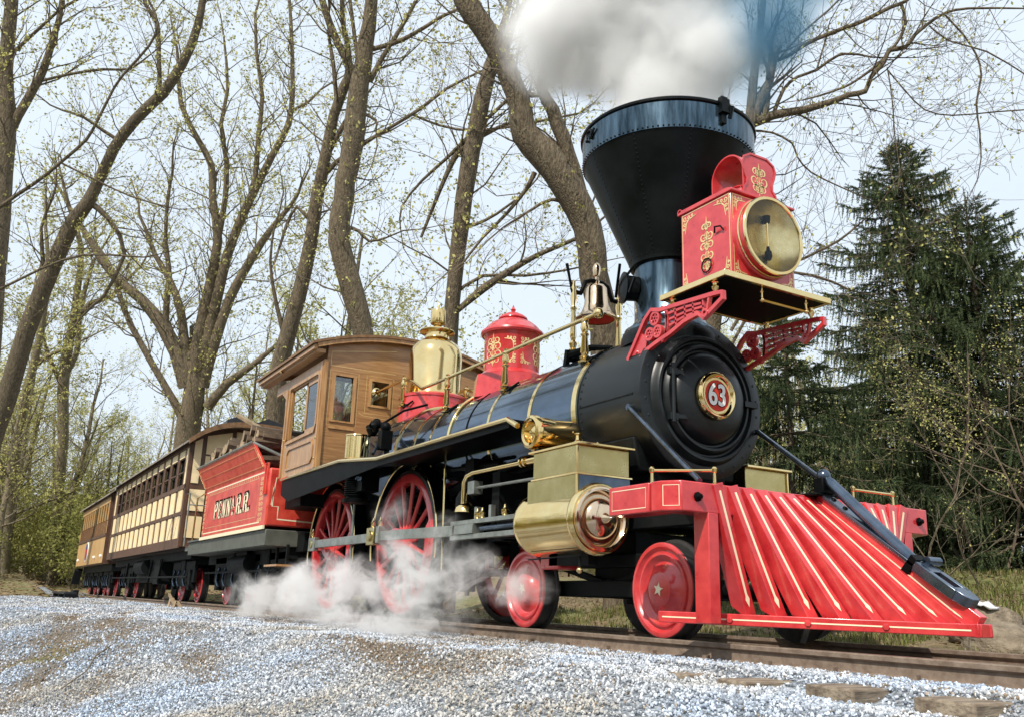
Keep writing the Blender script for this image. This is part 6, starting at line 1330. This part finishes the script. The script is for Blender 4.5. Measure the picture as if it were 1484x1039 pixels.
# ---------------- understorey bushes in fresh leaf
def bush_variant(k,H,n,m,sz):
    q=random.Random(300+k); tb=TB(); tips=[]
    for i in range(9):
        a=q.uniform(0,6.28); d=Vector((cos(a)*.5,sin(a)*.5,1)).normalized(); grow(tb,(q.uniform(-.3,.3),q.uniform(-.3,.3),-.1),d,H*q.uniform(.6,1),.03,2,q,tips,.05,.2,4,(3,4))
    return tb.mesh('stems',M['bark2'],60),leaves(tips,n,q,sz,.22).mesh('foliage',M[m],0)
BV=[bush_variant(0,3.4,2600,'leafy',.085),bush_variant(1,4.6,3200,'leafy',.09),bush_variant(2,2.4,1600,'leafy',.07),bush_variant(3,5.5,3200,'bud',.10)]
def place_bush(x,y,v,s,label,grp,name='leafing_bush'):
    e=empty(name,label,'bush',(x,y,far_h(x,y)-.05),grp); e.rotation_euler=(0,0,q.uniform(0,6.28)); e.scale=(s,s,s*q.uniform(.8,1.2))
    for nm,me in zip(('stems','foliage'),BV[v]): o=bpy.data.objects.new(nm,me); C.objects.link(o); o.parent=e
for i in range(125):
    az=q.uniform(-.07,.38); dist=q.uniform(52,110) if az<.12 else q.uniform(46,95)
    x=CAMPOS[0]-cos(az)*dist; y=CAMPOS[1]+sin(az)*dist
    if -3.2<y<3.4 and x>-47: continue
    if y<-3 and x>-50: continue
    place_bush(x,y,i%4,q.uniform(.7,1.25),['rounded','tall','small','spreading'][i%4]+' '+['pale green','sunlit','thin','dense'][(i//4)%4]+' leafing bush'+' in the understorey '+('beside the gravel end' if az<.06 else 'beyond the last coach' if az<.16 else 'behind the coaches'),'understorey bushes at left')
for i in range(40):
    az=q.uniform(.34,1.2); dist=q.uniform(26,62); x=CAMPOS[0]-cos(az)*dist; y=CAMPOS[1]+sin(az)*dist
    if y<4.5: continue
    place_bush(x,y,q.randrange(3),q.uniform(.5,.9),'low leafing bush under the trees behind the locomotive','bushes behind the locomotive')
for i in range(46):
    x=-38+i*1.85+q.uniform(-.6,.6); y=q.uniform(-24,-17)
    place_bush(x,y,(0,1,3)[i%3],q.uniform(.7,1.05),'leafing bush along the far side of the clearing facing the train','bushes across the clearing')
# ---------------- spruces
def spruce(name,x,y,H,sp,k,label,lean=0,dens=1.0,bare=.0,droop=1.0):
    q=random.Random(500+k); z0=far_h(x,y)-.1; e=empty('spruce_tree',label,'tree',(x,y,z0))
    tb=TB(); n=14; pts=[(lean*(i/n)**2,.03*sin(i),H*i/n) for i in range(n+1)]; tb.tube(pts,[.017*H*(1-i/n)+.012 for i in range(n+1)],8,False)
    v=[];f=[]
    def needle_twig(p,d,L,w):
        w*=1.45
        # two crossed ragged blades
        a=Vector(p); d=Vector(d).normalized(); e1=d.orthogonal().normalized(); e1=(Matrix.Rotation(q.uniform(0,3.1),3,d)@e1); e2=d.cross(e1)
        K=6; st=L/K; W=w*1.25
        for ee in(e1,e2):
            for i in range(K):
                p0=a+d*(st*i*.95); ww=W*(.65+.7*q.random())*(1 if i<K-2 else .6); fwd=st*1.35
                for sg in(1,-1):
                    t_=p0+d*fwd+ee*(sg*ww); o=len(v); v.extend([tuple(p0),tuple(p0+d*(st*.9)),tuple(t_)]); f.append((o,o+1,o+2))
    z=.35
    while z<H-.15:
        t=z/H; BL=sp*(1-t)**.85*q.uniform(.6,1.15)+.18; nb=q.randint(4,6)
        a0=q.uniform(0,6.28)
        for b in range(nb):
            if q.random()<bare: continue
            a=a0+b*6.283/nb+q.uniform(-.25,.25); L=BL*q.uniform(.75,1.15); up0=-.10*droop+.55*t*t; P=Vector((lean*t*t,0,z)); d=Vector((cos(a),sin(a),up0)).normalized(); bp=[tuple(P)]; m=6
            for i in range(m):
                d=(d+Vector((q.gauss(0,.05),q.gauss(0,.05),(-.10*droop if i<3 else .16)+q.gauss(0,.03)))).normalized(); P=P+d*L/m; bp.append(tuple(P))
            tb.tube(bp,[max(.011*L*(1-i/m)+.004,.004) for i in range(m+1)],4,False)
            ns=int((7+L*11)*dens)
            for i in range(ns):
                s=.12+.88*(i+q.random())/ns; j=min(int(s*m),m-1); o=Vector(bp[j]).lerp(Vector(bp[j+1]),s*m-j); side=1 if i%2 else -1
                az=a+side*q.uniform(.5,1.2); dn=-q.uniform(.25,1.1)*droop*(1-.7*t)+.35*t; TL_=(.20+.30*(1-s))*(.55+.45*min(L,2)/2)*q.uniform(.7,1.3)
                dd=Vector((cos(az),sin(az),dn)); needle_twig(o,dd,TL_,.022)
                if L>.8:
                    o2=o+dd.normalized()*TL_*.5; needle_twig(o2,Vector((cos(az)*.25,sin(az)*.25,-1)),(.18+.42*min(L,2.5)/2.5*q.random())*droop,.018)
                    if q.random()<.6: needle_twig(o2,Vector((cos(az-side*.8),sin(az-side*.8),dn)),TL_*.6,.019)
            needle_twig(bp[-2],Vector(bp[-1])-Vector(bp[-2]),L/m*1.5+.1,.022)
        z+=max(.15,.40*(1-.6*t))*q.uniform(.8,1.2)
    for i in range(14): needle_twig((lean,0,H-.09*i-.2),(q.uniform(-.5,.5),q.uniform(-.5,.5),1),.45,.014)
    mb=MB(); mb.v=v; mb.f=f
    for nm,m_,mm in(('trunk',tb,'bark'),('branches',mb,'needle')):
        me=m_.mesh(nm,M[mm],0); o=bpy.data.objects.new(nm,me); C.objects.link(o); o.parent=e
    return e
spruce('a',-6.9,12.6,10.5,4.9,1,'tall dark spruce with pointed top right of the headlight',droop=1.0,dens=.95)
spruce('b',-5.0,12.0,8.1,4.0,2,'dark spruce at the right edge of the picture',droop=.95,dens=.9)
spruce('c',-5.9,7.2,5.3,3.0,3,'drooping spruce showing between the smokebox and the tall spruce',droop=1.25,dens=.85,bare=.2)
spruce('d',-2.0,12.6,6.0,3.4,4,'lower spruce filling the right side behind the rocks',droop=.9,dens=.75)
spruce('f',-1.0,10.6,3.4,2.9,6,'low spruce boughs near the ground behind the boulders',droop=.8,dens=.8)
spruce('g',-3.6,10.9,3.6,2.9,7,'young low spruce under the tall spruce behind the pilot',droop=.9,dens=.8)
spruce('e',-10.5,16,8.0,2.8,5,'spruce partly hidden behind the headlight platform',droop=1,dens=.7,bare=.2)
# ---------------- budding shrub in front of the right spruces, and bare saplings
def shrub(x,y,H,n,nl,k,label,leaf='bud',r=.03,spread=.5,ls=.045,lev=3,mat_='twig'):
    q=random.Random(700+k); z0=far_h(x,y)-.05; e=empty('shrub',label,'bush',(x,y,z0)); tb=TB(); tips=[]
    for i in range(n):
        a=q.uniform(0,6.28); d=Vector((cos(a)*spread,sin(a)*spread,1)).normalized(); grow(tb,(q.uniform(-.4,.4),q.uniform(-.4,.4),0),d,H*q.uniform(.6,1.05),r*q.uniform(.7,1.2),lev,q,tips,.05,.17,5,(3,4))
    o=bpy.data.objects.new('stems',tb.mesh('stems',M[mat_],60)); C.objects.link(o); o.parent=e
    if nl: o=bpy.data.objects.new('buds',leaves(tips,nl,q,ls,.09).mesh('buds',M[leaf],0)); C.objects.link(o); o.parent=e
shrub(-2.0,9.6,4.6,4,4200,1,'yellow-green budding shrub in front of the spruces at the right edge',ls=.021)
shrub(-4.0,9.5,4.0,2,700,2,'budding shrub with thin yellow sprays before the tall spruce',ls=.02)
shrub(-.4,8.4,2.6,4,900,6,'low budding shrub behind the boulders at the right edge',ls=.02)
shrub(-3.3,7.2,2.1,2,60,3,'bare grey shrub with arching stems above the far end of the pilot beam',ls=.02,mat_='bark2',r=.028,spread=.7)
shrub(-5.2,7.2,2.4,3,40,4,'bare many-stemmed shrub behind the coupler bar',ls=.02,mat_='bark2',r=.026,spread=.5)
shrub(-1.9,7.0,1.7,1,40,5,'bare spreading shrub above the boulders',ls=.02,mat_='bark2',r=.024,spread=.9)
# ---------------- boulders, cloth, grass
def boulder(x,y,z,s,k,label):
    r=random.Random(k); b=bmesh.new(); bmesh.ops.create_icosphere(b,subdivisions=4,radius=1)
    import mathutils.noise as mn
    for v in b.verts:
        n=mn.noise(v.co*1.1+Vector((k,0,0)))*.28+mn.noise(v.co*3+Vector((0,k,0)))*.07; v.co=v.co*(1+n)
        if v.co.z<-.55: v.co.z=-.55
    me=bpy.data.meshes.new('boulder'); b.to_mesh(me); b.free(); me.materials.append(M['rock']); me.polygons.foreach_set('use_smooth',[True]*len(me.polygons))
    o=bpy.data.objects.new('boulder',me); C.objects.link(o); o.location=(x,y,z); o.scale=s; o.rotation_euler=(0,0,r.uniform(0,6)); tag(o,label,'boulder'); return o
boulder(-.12,3.45,.12,(.36,.28,.27),1,'rounded brown boulder with a white cloth on top')
boulder(.30,3.05,-.05,(.50,.36,.26),2,'flat brown boulder half buried in front of the rounded one')
boulder(-.9,2.9,-.24,(.5,.3,.12),3,'low flat stone beneath the tip of the pilot')
boulder(.9,4.2,.12,(.35,.3,.18),4,'boulder at the right edge of the grass bank')
boulder(-1.9,2.9,-.26,(.34,.22,.09),5,'small flat stone in the grass behind the track')
mb=MB(); n=8; 
for i in range(n+1):
    for j in range(5): 
        x=-.30+.30*i/n; y=3.28+.2*j/4; mb.v.append((x,y,.335+.05*(1-((i-4)/4)**2)+.02*sin(i*1.9+j)+.012*random.uniform(-1,1)))
for i in range(n):
    for j in range(4): a=i*5+j; mb.f.append((a,a+5,a+6,a+1))
o=ob('white_cloth',mb,None,(.06,-.02,0),m=M['cloth'],smooth=60); sd_=o.modifiers.new('s','SOLIDIFY'); sd_.thickness=.02; tag(o,'crumpled white cloth lying on the rounded boulder','cloth')
def grass(name,n,area,h,m,k,label=None,cond=None):
    q=random.Random(k); v=[];f=[]
    for i in range(n):
        x=q.uniform(area[0],area[1]); y=q.uniform(area[2],area[3])
        if cond and not cond(x,y): continue
        cl=.5+.5*sin(x*2.3+1.1*y)*sin(y*1.9-x*.7)
        if q.random()>.25+.75*cl: continue
        z=far_h(x,y)
        for b in range(4):
            a=q.uniform(0,6.28); L=h*q.uniform(.4,1.2)*(.5+cl); w=.006+.006*q.random(); bx=x+q.gauss(0,.04); by=y+q.gauss(0,.04); dx,dy=cos(a),sin(a); ln=q.uniform(.2,.8)*L; o=len(v)
            v+= [(bx-dy*w,by+dx*w,z-.02),(bx+dy*w,by-dx*w,z-.02),(bx+dx*ln*.4+dy*w*.7,by+dy*ln*.4-dx*w*.7,z+L*.6),(bx+dx*ln*.4-dy*w*.7,by+dy*ln*.4+dx*w*.7,z+L*.6),(bx+dx*ln,by+dy*ln,z+L)]
            f+= [(o,o+1,o+2,o+3),(o+3,o+2,o+4)]
    me=bpy.data.meshes.new(name); me.from_pydata(v,[],f); me.materials.append(M[m]); o=bpy.data.objects.new(name,me); C.objects.link(o); tag(o,kind='stuff'); return o
nb_=lambda x,y:(x+.12)**2+(y-3.3)**2>.35
grass('green_grass',13000,(-9,6,2.0,10),.10,'blade',1,cond=nb_); grass('dry_grass',7000,(-11,6,1.9,9),.09,'straw',2,cond=nb_)
# leaf litter scattered on the forest floor
q=random.Random(77); v=[];f=[]
for i in range(15000):
    if i<9000: x=q.uniform(-14,6); y=q.uniform(1.9,12); s=.035
    else: x=q.uniform(-62,-33); y=q.uniform(-9,5); s=.09
    z=far_h(x,y)+.02; a=q.uniform(0,6.28); t=q.uniform(-.4,.4); o=len(v); c,d=cos(a)*s,sin(a)*s
    v+= [(x-c,y-d,z),(x+d*.6,y-c*.6,z+t*s),(x+c,y+d,z+.01),(x-d*.6,y+c*.6,z-t*s*.5)]; f.append((o,o+1,o+2,o+3))
me=bpy.data.meshes.new('leaf_litter'); me.from_pydata(v,[],f); M['litter']=leafmat('dead_leaves',(.12,.075,.035),(.33,.25,.14),.1); me.materials.append(M['litter']); o=bpy.data.objects.new('leaf_litter',me); C.objects.link(o); tag(o,kind='stuff')
# fallen sticks
for i,(x,y,L,a,lab) in enumerate(((-3.2,2.6,1.1,.7,'reddish fallen stick in the grass beyond the truck wheels'),(-2.6,2.9,.9,2.6,'thin fallen stick lying behind the leading truck'))):
    mb=MB(); z=far_h(x,y)+.04; mb.tube([(x-cos(a)*L/2,y-sin(a)*L/2,z),(x,y,z+.03),(x+cos(a)*L/2,y+sin(a)*L/2,z+.05)],[.02,.018,.010],6); tag(ob('fallen_stick',mb,None,(0,0,0),m=M['twig']),lab,'stick')
mb=MB(); mb.tube([(-5.4,-3.95,hgt(-5.4,-3.95)+.02),(-4.9,-4.15,hgt(-4.9,-4.15)+.03),(-4.2,-4.3,hgt(-4.2,-4.3)+.02),(-3.6,-4.55,hgt(-3.6,-4.55)+.02)],[.008,.009,.007,.005],5); tag(ob('fallen_stick',mb,None,(0,0,0),m=M['twig']),'thin dark twig lying on the gravel slope at lower left','stick')
# ================================================================ STEAM AND SMOKE (real volumes in their own places)
def puff_mat(name,blobs,dens,col,nscale,warp,thr,aniso=.1,absorb=None,stretch=(1,1,1),detail=5.0,edge=.5,step=1,fil=0):
    """density = soft blobs (world-space ellipsoids) broken up by warped noise"""
    m=bpy.data.materials.new(name); m.use_nodes=True; t=m.node_tree; t.nodes.clear(); L=t.links.new; m.cycles.volume_step_rate=step
    out=N(t,'ShaderNodeOutputMaterial'); vol=N(t,'ShaderNodeVolumePrincipled'); vol.inputs['Color'].default_value=(*col,1); vol.inputs['Anisotropy'].default_value=aniso
    if absorb: vol.inputs['Absorption Color'].default_value=(*absorb,1)
    geo=N(t,'ShaderNodeNewGeometry'); nz=N(t,'ShaderNodeTexNoise',Scale=nscale*.6,Detail=5.0); L(geo.outputs['Position'],nz.inputs['Vector'])
    sb=N(t,'ShaderNodeVectorMath',operation='SUBTRACT'); L(nz.outputs['Color'],sb.inputs[0]); sb.inputs[1].default_value=(.5,.5,.5)
    ml=N(t,'ShaderNodeVectorMath',operation='SCALE'); L(sb.outputs[0],ml.inputs[0]); ml.inputs['Scale'].default_value=warp
    ad=N(t,'ShaderNodeVectorMath',operation='ADD'); L(geo.outputs['Position'],ad.inputs[0]); L(ml.outputs[0],ad.inputs[1])
    acc=None
    for (cx,cy_,cz,rx,ry,rz,a) in blobs:
        s=N(t,'ShaderNodeVectorMath',operation='SUBTRACT'); L(ad.outputs[0],s.inputs[0]); s.inputs[1].default_value=(cx,cy_,cz)
        d=N(t,'ShaderNodeVectorMath',operation='DIVIDE'); L(s.outputs[0],d.inputs[0]); d.inputs[1].default_value=(rx,ry,rz)
        l=N(t,'ShaderNodeVectorMath',operation='LENGTH'); L(d.outputs[0],l.inputs[0])
        r=N(t,'ShaderNodeMapRange'); r.interpolation_type='SMOOTHSTEP'; r.inputs['From Min'].default_value=1; r.inputs['From Max'].default_value=1-edge; r.inputs['To Max'].default_value=a; L(l.outputs['Value'],r.inputs['Value'])
        if acc is None: acc=r.outputs[0]
        else:
            mxn=N(t,'ShaderNodeMath',operation='MAXIMUM'); L(acc,mxn.inputs[0]); L(r.outputs[0],mxn.inputs[1]); acc=mxn.outputs[0]
    mp=N(t,'ShaderNodeMapping'); mp.inputs['Scale'].default_value=stretch; L(ad.outputs[0],mp.inputs[0])
    n2=N(t,'ShaderNodeTexNoise',Scale=nscale,Detail=detail,Roughness=.68); L(mp.outputs[0],n2.inputs['Vector'])
    r2=N(t,'ShaderNodeMapRange'); r2.inputs['From Min'].default_value=thr[0]; r2.inputs['From Max'].default_value=thr[1]; L(n2.outputs['Fac'],r2.inputs['Value'])
    mu=N(t,'ShaderNodeMath',operation='MULTIPLY'); L(acc,mu.inputs[0]); L(r2.outputs[0],mu.inputs[1])
    if fil:
        n4=N(t,'ShaderNodeTexNoise',Scale=fil,Detail=6.0,Roughness=.6,Distortion=1.4); L(mp.outputs[0],n4.inputs['Vector'])
        s4=N(t,'ShaderNodeMath',operation='SUBTRACT'); L(n4.outputs['Fac'],s4.inputs[0]); s4.inputs[1].default_value=.5
        a4=N(t,'ShaderNodeMath',operation='ABSOLUTE'); L(s4.outputs[0],a4.inputs[0])
        r4=N(t,'ShaderNodeMapRange'); r4.inputs['From Min'].default_value=.0; r4.inputs['From Max'].default_value=.13; r4.inputs['To Min'].default_value=1.5; r4.inputs['To Max'].default_value=.12; L(a4.outputs[0],r4.inputs['Value'])
        m4=N(t,'ShaderNodeMath',operation='MULTIPLY'); L(mu.outputs[0],m4.inputs[0]); L(r4.outputs[0],m4.inputs[1]); mu=m4
    m3=N(t,'ShaderNodeMath',operation='MULTIPLY'); L(mu.outputs[0],m3.inputs[0]); m3.inputs[1].default_value=dens
    L(m3.outputs[0],vol.inputs['Density']); L(vol.outputs[0],out.inputs['Volume']); return m
def cloud(name,box,m):
    mb=MB(); mb.box(*box); o=ob(name,mb,None,(0,0,0),m=m,smooth=0); tag(o,kind='stuff'); return o
WB=[(-.80,0,4.80,.78,.78,.45,1),(-.72,.02,5.25,.72,.72,.6,1),(-.85,-.02,5.85,.95,.9,.75,1),(-1.0,-.2,6.6,1.35,1.2,.9,1),(-1.85,-.5,6.5,1.05,.9,.72,.95),(-.35,.15,5.6,.7,.7,.5,.9),(-1.6,-.35,5.95,.55,.5,.42,.8)]
cloud('steam_plume',(-3.4,1.2,-1.9,1.4,4.62,7.9),puff_mat('white_steam',WB,9.5,(1,1,1),2.6,.6,(.28,.56),aniso=.0,detail=7.0,edge=.7,step=.33))
SB=[(.18,.50,5.75,.62,.6,.62,1),(.55,.75,6.35,.62,.6,.6,1),(-.1,.3,6.9,1.1,.9,.7,.8),(-.02,.38,5.15,.30,.3,.5,.5)]
cloud('blue_smoke',(-.75,1.75,-.4,1.9,4.7,7.9),puff_mat('blue_smoke',SB,10,(.13,.24,.33),1.4,.6,(.30,.62),aniso=.2,absorb=(.16,.27,.36),detail=4.0,edge=.8,step=.7))
GB=[(-3.2,-1.45,.40,1.1,.38,.50,1),(-4.9,-1.5,.30,1.2,.38,.48,1),(-6.6,-1.45,.25,1.4,.38,.50,.9),(-8.7,-1.45,.15,1.9,.36,.46,.7),(-2.2,-1.35,.50,.75,.26,.34,.5),(-3.0,-1.3,.85,.55,.22,.35,.35),(-1.6,-1.15,.36,.75,.22,.18,.45),(-4.0,-1.5,.05,2.8,.45,.30,.9),(-4.1,-1.35,1.05,.5,.2,.4,.22)]
cloud('ground_steam',(-11.5,-.9,-2.15,-.86,-.22,1.75),puff_mat('ground_steam',GB,14.0,(.99,.995,1.0),2.9,.8,(.45,.64),aniso=.1,stretch=(.75,1,1.3),detail=9.0,edge=.98,step=.13,fil=2.6))
